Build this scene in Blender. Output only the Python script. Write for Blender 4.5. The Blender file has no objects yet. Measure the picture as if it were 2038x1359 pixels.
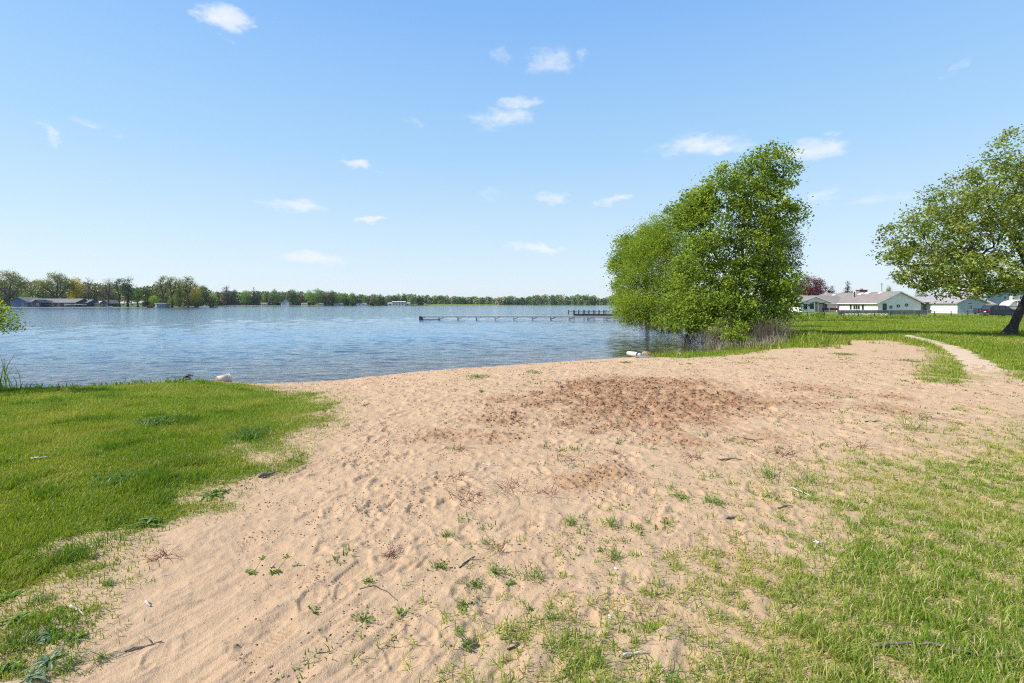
import bpy, math, random
import numpy as np
from mathutils import Vector, Matrix

# ------------------------------------------------------------------ camera, sky, sun, exposure
SC = bpy.context.scene
COL = SC.collection
CAM_H, FPX, HOR, CX = 1.8, 1000.0, 605.0, 1019.0
cd = bpy.data.cameras.new('camera'); cam = bpy.data.objects.new('camera', cd); COL.objects.link(cam)
cd.sensor_width = 36.0; cd.lens = 36.0 * FPX / 2038.0
cd.shift_y = -(679.5 - HOR) / 2038.0
cd.clip_start = 0.05; cd.clip_end = 20000
cam.location = (0, 0, CAM_H); cam.rotation_euler = (math.radians(90), 0, 0)
SC.camera = cam
SC.view_settings.view_transform = 'Standard'; SC.view_settings.look = 'None'
SC.view_settings.gamma = 1.0; SC.view_settings.exposure = 0.36
SC.cycles.max_bounces = 8; SC.cycles.transparent_max_bounces = 16
SC.cycles.diffuse_bounces = 3; SC.cycles.glossy_bounces = 3; SC.cycles.transmission_bounces = 6
SC.cycles.use_denoising = False; SC.cycles.filter_width = 1.15; SC.cycles.sample_clamp_indirect = 6
SC.cycles.caustics_reflective = False; SC.cycles.caustics_refractive = False

SUN_EL, SUN_AZ = math.radians(44), math.radians(-99)        # azimuth clockwise from +Y (sun on the left)
sd = bpy.data.lights.new('sun', 'SUN'); sun = bpy.data.objects.new('sun', sd); COL.objects.link(sun)
sd.energy = 5.0; sd.angle = math.radians(0.5); sd.color = (1.0, 0.94, 0.84)
sdir = Vector((math.sin(SUN_AZ) * math.cos(SUN_EL), math.cos(SUN_AZ) * math.cos(SUN_EL), math.sin(SUN_EL)))
sun.rotation_euler = (-sdir).to_track_quat('-Z', 'Y').to_euler(); sun.location = sdir * 60

W = bpy.data.worlds.new('World'); SC.world = W; W.use_nodes = True
def build_sky():
    nt = W.node_tree; N = nt.nodes; L = nt.links; N.clear()
    out = N.new('ShaderNodeOutputWorld'); bg = N.new('ShaderNodeBackground'); bg.inputs[1].default_value = 0.15
    sky = N.new('ShaderNodeTexSky'); sky.sky_type = 'NISHITA'; sky.sun_disc = False
    sky.sun_elevation = SUN_EL; sky.sun_rotation = SUN_AZ % (2 * math.pi)
    sky.altitude = 200; sky.air_density = 1.0; sky.dust_density = 0.6; sky.ozone_density = 1.0
    gain = N.new('ShaderNodeMix'); gain.data_type = 'RGBA'; gain.blend_type = 'MULTIPLY'; gain.inputs[0].default_value = 1
    gain.inputs[7].default_value = (1.0, 1.0, 1.0, 1)
    L.new(sky.outputs[0], gain.inputs[6])
    gr = N.new('ShaderNodeValToRGB'); E = gr.color_ramp.elements
    E[0].position = 0.0; E[0].color = (4.1, 4.6, 5.05, 1); E[1].position = 1.0; E[1].color = (.7, 1.5, 3.4, 1)
    for p_, c_ in ((.07, (3.3, 4.3, 5.1)), (.18, (2.15, 3.6, 5.15)), (.34, (1.25, 2.65, 5.1)), (.55, (.85, 1.95, 4.4))):
        e_ = E.new(p_); e_.color = (*c_, 1)
    mg = N.new('ShaderNodeMix'); mg.data_type = 'RGBA'; mg.inputs[0].default_value = .88; L.new(gain.outputs[2], mg.inputs[6]); L.new(gr.outputs[0], mg.inputs[7])
    tc = N.new('ShaderNodeTexCoord'); sep = N.new('ShaderNodeSeparateXYZ'); L.new(tc.outputs['Generated'], sep.inputs[0])
    def math_(op, a, b=None, clamp=False):
        m = N.new('ShaderNodeMath'); m.operation = op; m.use_clamp = clamp
        for k, v in enumerate((a, b)):
            if v is None: continue
            if isinstance(v, (int, float)): m.inputs[k].default_value = v
            else: L.new(v, m.inputs[k])
        return m.outputs[0]
    el0 = math_('MULTIPLY', math_('ARCSINE', sep.outputs[2]), 2 / math.pi, True); L.new(el0, gr.inputs[0])
    az = math_('ARCTAN2', sep.outputs[0], sep.outputs[1]); el = math_('ARCSINE', sep.outputs[2])
    cmb = N.new('ShaderNodeCombineXYZ'); L.new(az, cmb.inputs[0]); L.new(el, cmb.inputs[1])
    nz = N.new('ShaderNodeTexNoise'); nz.inputs['Scale'].default_value = 16; nz.inputs['Detail'].default_value = 7; nz.inputs['Roughness'].default_value = .6
    mp = N.new('ShaderNodeMapping'); mp.inputs['Scale'].default_value = (1, 2.0, 1); L.new(cmb.outputs[0], mp.inputs[0]); L.new(mp.outputs[0], nz.inputs['Vector'])
    off = N.new('ShaderNodeVectorMath'); off.operation = 'MULTIPLY_ADD'; L.new(nz.outputs['Color'], off.inputs[0])
    off.inputs[1].default_value = (.15, .055, 0); L.new(cmb.outputs[0], off.inputs[2])
    sub = N.new('ShaderNodeVectorMath'); sub.operation = 'SUBTRACT'; L.new(off.outputs[0], sub.inputs[0]); sub.inputs[1].default_value = (.075, .0275, 0)
    acc = None
    for cx, cy, rx, ry, op in CLOUDS:
        a = math.atan2(cx - CX, FPX); e = math.atan2((HOR - cy) * math.cos(a), FPX)
        s = N.new('ShaderNodeVectorMath'); s.operation = 'SUBTRACT'; L.new(sub.outputs[0], s.inputs[0]); s.inputs[1].default_value = (a, e, 0)
        m = N.new('ShaderNodeVectorMath'); m.operation = 'MULTIPLY'; L.new(s.outputs[0], m.inputs[0]); m.inputs[1].default_value = (FPX / rx / math.cos(a) ** 2, FPX / ry, 0)
        ln = N.new('ShaderNodeVectorMath'); ln.operation = 'LENGTH'; L.new(m.outputs[0], ln.inputs[0])
        mr = N.new('ShaderNodeMapRange'); mr.interpolation_type = 'SMOOTHSTEP'; L.new(ln.outputs['Value'], mr.inputs[0])
        mr.inputs[1].default_value = 1.35; mr.inputs[2].default_value = 0.15; mr.inputs[3].default_value = 0; mr.inputs[4].default_value = op
        acc = mr.outputs[0] if acc is None else math_('MAXIMUM', acc, mr.outputs[0])
    n2 = N.new('ShaderNodeTexNoise'); n2.inputs['Scale'].default_value = 30; n2.inputs['Detail'].default_value = 9; n2.inputs['Roughness'].default_value = .66; L.new(mp.outputs[0], n2.inputs['Vector'])
    er = math_('ADD', acc, math_('MULTIPLY', math_('SUBTRACT', n2.outputs[0], .5), .95))
    wis = N.new('ShaderNodeMapRange'); wis.interpolation_type = 'SMOOTHSTEP'; L.new(er, wis.inputs[0]); wis.inputs[1].default_value = .0; wis.inputs[2].default_value = 1.15; wis.inputs[3].default_value = 0; wis.inputs[4].default_value = .95
    dens = math_('MULTIPLY', wis.outputs[0], math_('MULTIPLY', acc, 3.5, True), True)
    mix = N.new('ShaderNodeMix'); mix.data_type = 'RGBA'; L.new(dens, mix.inputs[0]); L.new(mg.outputs[2], mix.inputs[6]); mix.inputs[7].default_value = SKY_CLOUD
    L.new(mix.outputs[2], bg.inputs[0]); L.new(bg.outputs[0], out.inputs[0])
CLOUDS = [(455, 42, 62, 26, .85), (425, 22, 46, 16, .5), (1098, 122, 50, 24, .5), (990, 110, 24, 22, .35), (1168, 116, 20, 18, .35),
          (1000, 232, 76, 22, .6), (1030, 205, 46, 14, .6), (112, 270, 26, 20, .5), (178, 250, 42, 9, .4), (715, 328, 50, 13, .75), (585, 410, 72, 15, .75),
          (740, 438, 36, 9, .8), (1400, 290, 110, 22, .75), (1625, 294, 80, 22, .75), (1095, 395, 44, 15, .6), (1220, 400, 32, 11, .6),
          (1640, 390, 56, 16, .55), (1755, 395, 50, 13, .45), (615, 512, 74, 14, .85), (1075, 495, 62, 10, .9), (1910, 128, 30, 14, .3),
          (825, 245, 24, 14, .3), (980, 388, 60, 18, .25)]
SKY_CLOUD = (4.7, 4.95, 5.3, 1)
build_sky()

# ------------------------------------------------------------------ helpers
rng = np.random.default_rng(11)
random.seed(5)
def P(px, py, z=0.0):
    d = (CAM_H - z) * FPX / (py - HOR)
    return ((px - CX) / FPX * d, d)
def X(px, d): return (px - CX) / FPX * d
def Z(py, d): return CAM_H + (HOR - py) / FPX * d

_perm = np.random.default_rng(3).permutation(256); _perm = np.concatenate([_perm, _perm, _perm])
_ga = np.arange(16) * (2 * np.pi / 16); _gx, _gy = np.cos(_ga), np.sin(_ga)
def noise(x, y, seed=0):
    x = np.asarray(x, float) + seed * 37.17; y = np.asarray(y, float) + seed * 91.3
    ix = np.floor(x).astype(np.int64); iy = np.floor(y).astype(np.int64); fx = x - ix; fy = y - iy
    ix &= 255; iy &= 255
    def g(i, j, dx, dy):
        h = _perm[_perm[(ix + i) & 255] + ((iy + j) & 255)] & 15
        return _gx[h] * dx + _gy[h] * dy
    u = fx * fx * fx * (fx * (fx * 6 - 15) + 10); v = fy * fy * fy * (fy * (fy * 6 - 15) + 10)
    a = g(0, 0, fx, fy); b = g(1, 0, fx - 1, fy); c = g(0, 1, fx, fy - 1); d = g(1, 1, fx - 1, fy - 1)
    return (a + u * (b - a)) * (1 - v) + (c + u * (d - c)) * v * 1.0
def fbm(x, y, o=4, seed=0, gain=.5):
    r = 0; a = 1.0; t = 0
    for k in range(o):
        r = r + a * noise(x * 2 ** k, y * 2 ** k, seed + k); t += a; a *= gain
    return r / t * 1.6
def sst(a, b, x):
    t = np.clip((x - a) / (b - a), 0, 1); return t * t * (3 - 2 * t)
def sdf(poly, x, y):                                   # > 0 inside
    p = np.array(poly, float); d = np.full(x.shape, 1e18); inside = np.zeros(x.shape, bool); n = len(p)
    for i in range(n):
        ax, ay = p[i]; bx, by = p[(i + 1) % n]; ex, ey = bx - ax, by - ay
        t = np.clip(((x - ax) * ex + (y - ay) * ey) / (ex * ex + ey * ey), 0, 1)
        d = np.minimum(d, (x - ax - ex * t) ** 2 + (y - ay - ey * t) ** 2)
        if ay != by:
            c = ((ay > y) != (by > y)) & (x < ax + (y - ay) * ex / ey); inside ^= c
    return np.where(inside, 1, -1) * np.sqrt(d)

def tag(o, label=None, cat=None, group=None, kind=None):
    if label: o['label'] = label
    if cat: o['category'] = cat
    if group: o['group'] = group
    if kind: o['kind'] = kind
    return o
def link(name, me, parent=None):
    o = bpy.data.objects.new(name, me); COL.objects.link(o)
    if parent is not None: o.parent = parent
    return o
def empty(name, loc, label, cat, group=None, rz=0):
    o = bpy.data.objects.new(name, None); COL.objects.link(o); o.location = loc; o.rotation_euler = (0, 0, rz); o.empty_display_size = .2
    return tag(o, label, cat, group)
def mesh_np(name, V, F, mat, smooth=False, attrs=None):
    V = np.asarray(V, np.float32); F = np.asarray(F, np.int32); k = F.shape[1]
    me = bpy.data.meshes.new(name); me.vertices.add(len(V)); me.vertices.foreach_set('co', V.ravel())
    me.loops.add(F.size); me.loops.foreach_set('vertex_index', F.ravel())
    me.polygons.add(len(F)); me.polygons.foreach_set('loop_start', np.arange(0, F.size, k, dtype=np.int32))
    me.polygons.foreach_set('use_smooth', np.full(len(F), smooth, bool))
    me.update(calc_edges=True)
    for an, av in (attrs or {}).items():
        a = me.attributes.new(an, 'FLOAT', 'POINT'); a.data.foreach_set('value', np.asarray(av, np.float32))
    me.materials.append(mat); return me

class MB:
    def __init__(s): s.v = []; s.f = []
    def add(s, V, F):
        b = len(s.v); s.v += [tuple(p) for p in V]; s.f += [[i + b for i in f] for f in F]; return s
    def box(s, x0, x1, y0, y1, z0, z1):
        return s.add([(x0, y0, z0), (x1, y0, z0), (x1, y1, z0), (x0, y1, z0), (x0, y0, z1), (x1, y0, z1), (x1, y1, z1), (x0, y1, z1)],
                     [(3, 2, 1, 0), (4, 5, 6, 7), (0, 1, 5, 4), (1, 2, 6, 5), (2, 3, 7, 6), (3, 0, 4, 7)])
    def prism(s, poly, a0, a1, ax='y'):                # poly in the two other axes, extruded along ax
        n = len(poly)
        def q(u, w, a): return (u, a, w) if ax == 'y' else ((a, u, w) if ax == 'x' else (u, w, a))
        V = [q(u, w, a0) for u, w in poly] + [q(u, w, a1) for u, w in poly]
        F = [list(range(n)), list(range(2 * n - 1, n - 1, -1))] + [(i, i + n, (i + 1) % n + n, (i + 1) % n) for i in range(n)]
        return s.add(V, F)
    def tube(s, pts, radii, n=6, cap=True):
        pts = [Vector(p) for p in pts]
        if not hasattr(radii, '__len__'): radii = [radii] * len(pts)
        V = []; F = []
        for i, p in enumerate(pts):
            t = (pts[min(i + 1, len(pts) - 1)] - pts[max(i - 1, 0)]).normalized()
            u = t.cross(Vector((0, 0, 1)) if abs(t.z) < .9 else Vector((1, 0, 0))).normalized(); w = t.cross(u)
            for k in range(n):
                a = 2 * math.pi * k / n; V.append(p + (u * math.cos(a) + w * math.sin(a)) * radii[i])
            if i:
                for k in range(n): F.append(((i - 1) * n + k, (i - 1) * n + (k + 1) % n, i * n + (k + 1) % n, i * n + k))
        if cap: F.append(list(range(n - 1, -1, -1))); F.append(list(range((len(pts) - 1) * n, len(pts) * n)))
        return s.add(V, F)
    def lathe(s, prof, n=24, M=None):                  # (r, z) profile round z
        V = []; F = []
        for r, z in prof:
            for k in range(n):
                a = 2 * math.pi * k / n; p = Vector((r * math.cos(a), r * math.sin(a), z)); V.append(M @ p if M else p)
        for i in range(len(prof) - 1):
            for k in range(n): F.append((i * n + k, i * n + (k + 1) % n, (i + 1) * n + (k + 1) % n, (i + 1) * n + k))
        return s.add(V, F)
    def build(s, name, mat, parent=None, smooth=False, bevel=0):
        me = bpy.data.meshes.new(name); me.from_pydata(s.v, [], s.f); me.update(); me.materials.append(mat)
        if smooth: me.polygons.foreach_set('use_smooth', np.ones(len(me.polygons), bool))
        o = link(name, me, parent)
        if bevel:
            m = o.modifiers.new('bevel', 'BEVEL'); m.width = bevel; m.segments = 2; m.limit_method = 'ANGLE'
        return o
def copy_tree(o, parent=None):
    c = o.copy(); COL.objects.link(c)
    if parent is not None: c.parent = parent
    for ch in list(o.children): copy_tree(ch, c)
    return c

# ------------------------------------------------------------------ materials
def newmat(name):
    m = bpy.data.materials.new(name); m.use_nodes = True; nt = m.node_tree; nt.nodes.clear()
    out = nt.nodes.new('ShaderNodeOutputMaterial'); b = nt.nodes.new('ShaderNodeBsdfPrincipled'); nt.links.new(b.outputs[0], out.inputs[0])
    return m, nt, b, out
def nd(nt, t, **kw):
    n = nt.nodes.new(t)
    for k, v in kw.items():
        if k.startswith('i_'): n.inputs[k[2:]].default_value = v
        else: setattr(n, k, v)
    return n
def c4(c): return (c[0], c[1], c[2], 1)
def mixc(nt, fac, a, b, mode='MIX'):
    m = nd(nt, 'ShaderNodeMix', data_type='RGBA', blend_type=mode)
    for i, v in ((0, fac), (6, a), (7, b)):
        if isinstance(v, (tuple, list)): m.inputs[i].default_value = c4(v)
        elif isinstance(v, (int, float)): m.inputs[i].default_value = v
        else: nt.links.new(v, m.inputs[i])
    return m.outputs[2]
def ramp(nt, src, a, b, lo=0.0, hi=1.0):
    r = nd(nt, 'ShaderNodeMapRange'); nt.links.new(src, r.inputs[0]); r.inputs[1].default_value = a; r.inputs[2].default_value = b
    r.inputs[3].default_value = lo; r.inputs[4].default_value = hi; return r.outputs[0]
def tnoise(nt, scale, detail=4, coord='Object', rough=.55, stretch=None):
    tc = nd(nt, 'ShaderNodeTexCoord'); n = nd(nt, 'ShaderNodeTexNoise'); n.inputs['Scale'].default_value = scale
    n.inputs['Detail'].default_value = detail; n.inputs['Roughness'].default_value = rough
    if stretch:
        mp = nd(nt, 'ShaderNodeMapping'); mp.inputs['Scale'].default_value = stretch; nt.links.new(tc.outputs[coord], mp.inputs[0]); nt.links.new(mp.outputs[0], n.inputs['Vector'])
    else: nt.links.new(tc.outputs[coord], n.inputs['Vector'])
    return n.outputs[0]
def attr(nt, name):
    return nd(nt, 'ShaderNodeAttribute', attribute_name=name).outputs['Fac']
def bump(nt, b, src, strength, dist):
    bp = nd(nt, 'ShaderNodeBump'); bp.inputs['Strength'].default_value = strength; bp.inputs['Distance'].default_value = dist
    nt.links.new(src, bp.inputs['Height']); nt.links.new(bp.outputs[0], b.inputs['Normal']); return bp
MATS = {}
def plain(name, c1, c2=None, scale=3.0, rough=.7, bmp=0, bscale=None, metal=0, stretch=None):
    if name in MATS: return MATS[name]
    m, nt, b, out = newmat(name); c2 = c2 or tuple(x * .72 for x in c1)
    n = tnoise(nt, scale, 5, stretch=stretch); nt.links.new(mixc(nt, ramp(nt, n, .3, .7), c1, c2), b.inputs['Base Color'])
    b.inputs['Roughness'].default_value = rough; b.inputs['Metallic'].default_value = metal
    if bmp: bump(nt, b, tnoise(nt, bscale or scale * 4, 4, stretch=stretch), .8, bmp)
    MATS[name] = m; return m
def leafmat(name, dark, light, trans=.35, third=None, rough=.5, dry=None):
    m, nt, b, out = newmat(name)
    v = attr(nt, 'v'); n = tnoise(nt, .9, 3)
    c = mixc(nt, v, dark, light)
    if dry: c = mixc(nt, ramp(nt, v, .86, .93), c, dry)
    if third: c = mixc(nt, ramp(nt, n, .48, .75, 0, .85), c, third)
    nt.links.new(c, b.inputs['Base Color']); b.inputs['Roughness'].default_value = rough
    b.inputs['Specular IOR Level'].default_value = .3
    t = nd(nt, 'ShaderNodeBsdfTranslucent'); nt.links.new(mixc(nt, 1.0, c, (1.25, 1.2, .55), 'MULTIPLY'), t.inputs[0])
    mx = nd(nt, 'ShaderNodeMixShader'); mx.inputs[0].default_value = trans
    nt.links.new(b.outputs[0], mx.inputs[1]); nt.links.new(t.outputs[0], mx.inputs[2]); nt.links.new(mx.outputs[0], out.inputs[0])
    return m
def barkmat(name, c1, c2):
    m, nt, b, out = newmat(name); n = tnoise(nt, 5, 6, stretch=(1, 1, .22)); nt.links.new(mixc(nt, ramp(nt, n, .35, .65), c1, c2), b.inputs['Base Color'])
    b.inputs['Roughness'].default_value = .95; bump(nt, b, tnoise(nt, 9, 6, stretch=(1, 1, .18)), 1, .05); return m
def sidingmat(name, col, pitch, axis=2, depth=.02, dirt=.9):
    m, nt, b, out = newmat(name); tc = nd(nt, 'ShaderNodeTexCoord'); sp = nd(nt, 'ShaderNodeSeparateXYZ'); nt.links.new(tc.outputs['Object'], sp.inputs[0])
    w = nd(nt, 'ShaderNodeMath', operation='FRACT'); d = nd(nt, 'ShaderNodeMath', operation='DIVIDE'); nt.links.new(sp.outputs[axis], d.inputs[0]); d.inputs[1].default_value = pitch
    nt.links.new(d.outputs[0], w.inputs[0]); bump(nt, b, w.outputs[0], 1, depth)
    n = tnoise(nt, .8, 5); nt.links.new(mixc(nt, ramp(nt, n, .3, .7), col, tuple(x * dirt for x in col)), b.inputs['Base Color']); b.inputs['Roughness'].default_value = .6; return m
def glassmat(name, c=(.03, .035, .04)):
    m, nt, b, out = newmat(name); n = tnoise(nt, 1.3, 2); nt.links.new(mixc(nt, n, c, tuple(x * 1.8 for x in c)), b.inputs['Base Color']); b.inputs['Roughness'].default_value = .06; return m

# ------------------------------------------------------------------ ground
WATER_Z = -0.45
LAKE = [(-30, 11.0), (-14, 11.6), (-10, 12.0), (-8.5, 12.5), (-7.2, 13.2), (-6.4, 13.9), (-5.5, 14.5), (-3.6, 16.4), (-.35, 18.3), (2.4, 19.8), (4.6, 21.0), (6.4, 21.7),
        (8.6, 22.7), (11.6, 25.2), (13.6, 30), (14.4, 36), (15.4, 47), (17.2, 62), (17.9, 72), (18.6, 84), (19.4, 97), (23, 112), (29, 140), (50, 185), (120, 380), (400, 700), (900, 1000),
        (900, 1040), (500, 1020), (150, 1005), (0, 960), (-90, 850), (-150, 745), (-245, 655), (-384, 610), (-440, 560), (-330, 460), (-230, 360), (-203, 335), (-215, 322),
        (-320, 316), (-450, 311), (-700, 300), (-800, 260), (-600, 150), (-300, 60), (-100, 20)]
SAND = [(-3.0, -4), (-3.05, 3.0), (-3.15, 3.6), (-3.1, 4.1), (-2.95, 4.8), (-2.85, 6.3), (-2.8, 7.3), (-3.2, 9), (-4.3, 10.6), (-5.6, 11.7), (-7.2, 12.5), (-9, 13.6), (-3.6, 19), (4.6, 23.5),
        (6.6, 22), (5.4, 18.9), (6.5, 17.6), (10, 21), (14.7, 24.6), (19.4, 25.6), (17.5, 20.6), (15.0, 17.4), (13.0, 15.0), (11.35, 13.2), (10.15, 11.3), (10.7, 11.8), (11.8, 13.2), (13.3, 14.9), (14.2, 14.7), (13.0, 13.0), (12.2, 11.7), (13.5, 10.7), (17, 10.2), (17, 9.2), (9.3, 8.7), (7.9, 8.4),
        (6.5, 7.5), (4.8, 6.6), (3.1, 5.8), (2.1, 4.7), (1.5, 4.0), (.6, 3.45), (.4, 2.75), (-.1, 2.35), (-.4, 1.5), (-.5, -4)]
PATH = [(23.4, 29.6), (22.3, 28.0), (20.2, 24.3), (18.6, 21.5), (17.0, 19.1), (15.3, 16.8), (13.7, 14.8), (12.4, 13.2), (11.3, 11.9), (10.2, 10.8)]

def shore(x, y): return -sdf(LAKE, x, y)
def base_h(x, y, s):
    w = 1.5 + 5.0 * sst(-7.5, -4.5, x); w = np.where(y > 60, 9.0, w)
    t = np.clip(s / w, 0, 1); land = WATER_Z + .45 * (1 - (1 - t) ** 2)
    far = -.22 * sst(18, 75, y) * (s > 0) * (x > 0)
    hill = np.where((x < -150) & (y > 250), np.clip((s - 25) * .05, 0, 10), 0) + np.where((y > 500), np.clip((s - 30) * .03, 0, 5), 0)
    z = np.where(s >= 0, land + far * np.clip(s / 8, 0, 1) + hill, WATER_Z + np.maximum(s * .028, -3.0))
    return z
def masks(x, y, s):
    q = sdf(SAND, x, y)                                # > 0 on sand
    nz = fbm(x / .55, y / .55, 3, 5); nb = fbm(x / 1.9, y / 1.9, 3, 9); g = -q
    left = .9 * sst(-.30, .75, g + .75 * nz + .5 * nb) + .1 * sst(-.7, 0, g + .4 * nz) + .05 * sst(.75, .2, np.hypot((x + 2.55) / .8, (y - 2.6) / .75) + .3 * nz)
    left = np.clip(left, 0, 1)
    right = .035 * sst(-1.5, .3, g + .7 * nb) + .94 * sst(-.3, 2.8, g + .8 * nb + .7 * nz)
    upper = np.maximum(sst(-.8, .7, g + .8 * nb + .7 * nz), .5 * sst(15, 18, y) * sst(-6, -.5, g) * sst(.05, .5, nb + .7 * nz + .12 * g))
    rw = sst(-1.2, -.6, x) * (1 - sst(9.2, 10.6, y)); uw = sst(9.2, 10.6, y) * sst(-1.2, -.6, x)
    G = left * (1 - rw - uw) + right * rw + upper * uw
    G = G * sst(.0, .5, s + .2 * nz)
    dens = G * 1.0
    soil = np.where(rw > 0, G * (1 - .65 * rw), G)
    dx, dy = (x - 2.55) / 2.5, (y - 9.8) / 2.9
    dig = sst(1.1, .6, np.sqrt(dx * dx + dy * dy) - .5 * fbm(x / .9, y / .8, 4, 21, .6))
    for ex, ey, er in ((5.2, 9.2, .9), (4.0, 11.3, 1.1), (1.6, 7.4, .6), (-.1, 7.9, .8), (6.4, 8.6, .6), (-.85, 7.0, .5), (-.2, 6.8, .45), (-1.2, 6.7, .4), (.7, 5.1, .35), (1.1, 5.4, .4), (-.1, 9.4, .8), (6.3, 10.6, .9), (2.2, 6.6, .5), (7.4, 9.7, .5)):
        dig = np.maximum(dig, .7 * sst(1.2, .2, np.hypot(x - ex, y - ey) / er - .5 * fbm(x / .5, y / .5, 3, 23)))
    dig = dig * (1 - G) * (.45 + .55 * sst(-.25, .1, fbm(x / .28, y / .28, 4, 25, .65)))
    wet = sst(1.0, .15, s + .25 * nb)
    return dens, soil, dig, wet, q

# polar sheet centred under the camera
rad = [0.9]
while rad[-1] < 2500:
    r = rad[-1]; k = .0034 if r < 15 else (.0034 + .008 * min(1, (r - 15) / 25) if r < 110 else (.016 if r < 1300 else .08)); rad.append(r * (1 + k))
rad = np.array(rad)
fine = np.radians(np.arange(-57, 57.001, .142)); coarse = np.radians(np.arange(59, 301, 2.0)); th = np.concatenate([fine, coarse])
NR, NT = len(rad), len(th)
RR, TT = np.meshgrid(rad, th, indexing='ij'); GX = RR * np.sin(TT); GY = RR * np.cos(TT)
S0 = shore(GX, GY); GZ = base_h(GX, GY, S0)
DENS, SOIL, DIG, WET, Q = masks(GX, GY, S0)
def relief():
    n = int(np.searchsorted(rad, 34)); x, y = GX[:n], GY[:n]
    sand = np.clip(1 - SOIL[:n], 0, 1); fade = sst(33, 16, RR[:n]) * sst(-.2, 1.2, S0[:n])
    smooth = sst(4.2, 2.2, y) * sst(2, .3, x)                      # raked smoother sand by the camera
    far_ = sst(5, 11, y); h = .022 * fbm(x / 1.2, y / 1.2, 3, 31) + far_ * (.026 * fbm(x / .42, y / .34, 4, 36, .55) + .020 * np.maximum(0, 1 - 2.2 * np.abs(fbm(x / .55, y / .4, 3, 38, .5))) ** 2) + .016 * fbm(x / .34, y / .34, 3, 33)
    rough = np.maximum(.0, 1 - .65 * smooth)
    h += rough * .008 * fbm(x / .13, y / .13, 3, 35, .6)
    rg = 1 - np.abs(fbm(x / .22, y / .22, 3, 37)) * 2.2; h += rough * .009 * np.maximum(rg, 0) ** 2
    u = x * .88 - y * .47; v = x * .47 + y * .88                   # drag marks
    h += smooth * (.030 * fbm(u / .15, v / 1.2, 3, 41) + .006 * fbm(u / .05, v / .5, 2, 43))
    d = DIG[:n]
    h += d * (.075 * fbm(x / .36, y / .36, 4, 45, .6) + .05 * np.maximum(0, 1 - 2.4 * np.abs(fbm(x / .2, y / .2, 3, 47))) ** 2 - .02)
    # trodden prints
    r2 = np.random.default_rng(8); pits = np.zeros_like(h)
    k = 0; WN = (fbm(x / .14, y / .14, 3, 27), fbm(x / .14, y / .14, 3, 28))
    while k < 1900:
        dd = 2.3 + 15.5 * r2.random() ** .9; xx = r2.uniform(-4.5, 11) * dd / 12 * 1.1 + r2.normal(0, .3)
        k += 1
        a = r2.normal(.35, .6) if r2.random() < .7 else r2.uniform(0, 6.3); L_ = r2.uniform(.11, .17); B_ = L_ * r2.uniform(.36, .5); dep = r2.uniform(.005, .021)
        dep *= .5 if dd < 4.4 else (.75 if dd < 6.5 else 1)
        t0 = math.atan2(xx, dd); rr = math.hypot(xx, dd)
        i0, i1 = np.searchsorted(rad[:n], [rr - .34, rr + .34]); j0, j1 = np.searchsorted(fine, [t0 - .34 / rr, t0 + .34 / rr])
        if i1 - i0 < 2 or j1 - j0 < 2: continue
        lx = x[i0:i1, j0:j1] - xx; ly = y[i0:i1, j0:j1] - dd
        pu = lx * math.sin(a) + ly * math.cos(a); pv = lx * math.cos(a) - ly * math.sin(a); pu = pu + .35 * L_ * WN[0][i0:i1, j0:j1]; pv = pv + .35 * L_ * WN[1][i0:i1, j0:j1]
        e = np.sqrt((pu / L_) ** 2 + (pv / (B_ * (1 + .18 * np.sin(pu / L_ * 3)))) ** 2)
        pits[i0:i1, j0:j1] += -dep * sst(1.0, .72, e) + dep * .55 * np.exp(-((e - 1.25) / .22) ** 2)
    h += np.clip(pits, -.045, .03)
    # two ribbed shoe soles
    for px, py, a in ((540, 1282, .36), (700, 1140, .30), (1035, 1035, .5)):
        xx, dd = P(px, py); lx = x - xx; ly = y - dd
        pu = lx * math.sin(a) + ly * math.cos(a); pv = lx * math.cos(a) - ly * math.sin(a)
        e = np.sqrt((pu / .15) ** 4 + (pv / .05) ** 4); m = sst(1.35, .75, e)
        h = h * (1 - .75 * m) + m * (-.006 + .006 * np.sin(pu * 2 * np.pi / .027))
    g = .012 * fbm(x / .5, y / .5, 3, 51)
    GZ[:n] += fade * (sand * h + (1 - sand) * g)
relief()
# the sheet
vid = np.arange(NR * NT).reshape(NR, NT); nx = np.roll(vid, -1, axis=1)
F = np.stack([vid[:-1], nx[:-1], nx[1:], vid[1:]], -1).reshape(-1, 4)
V = np.stack([GX, GY, GZ], -1).reshape(-1, 3)
def gz(x, y):
    x = np.atleast_1d(np.asarray(x, float)); y = np.atleast_1d(np.asarray(y, float)); r = np.hypot(x, y); t = np.arctan2(x, y)
    i = np.clip(np.searchsorted(rad, r) - 1, 0, NR - 2); fi = np.clip((r - rad[i]) / (rad[i + 1] - rad[i]), 0, 1)
    j = np.clip(np.searchsorted(fine, t) - 1, 0, len(fine) - 2); fj = np.clip((t - fine[j]) / (fine[j + 1] - fine[j]), 0, 1)
    return (GZ[i, j] * (1 - fi) + GZ[i + 1, j] * fi) * (1 - fj) + (GZ[i, j + 1] * (1 - fi) + GZ[i + 1, j + 1] * fi) * fj
def g1(x, y): return float(gz(x, y)[0])
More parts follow.
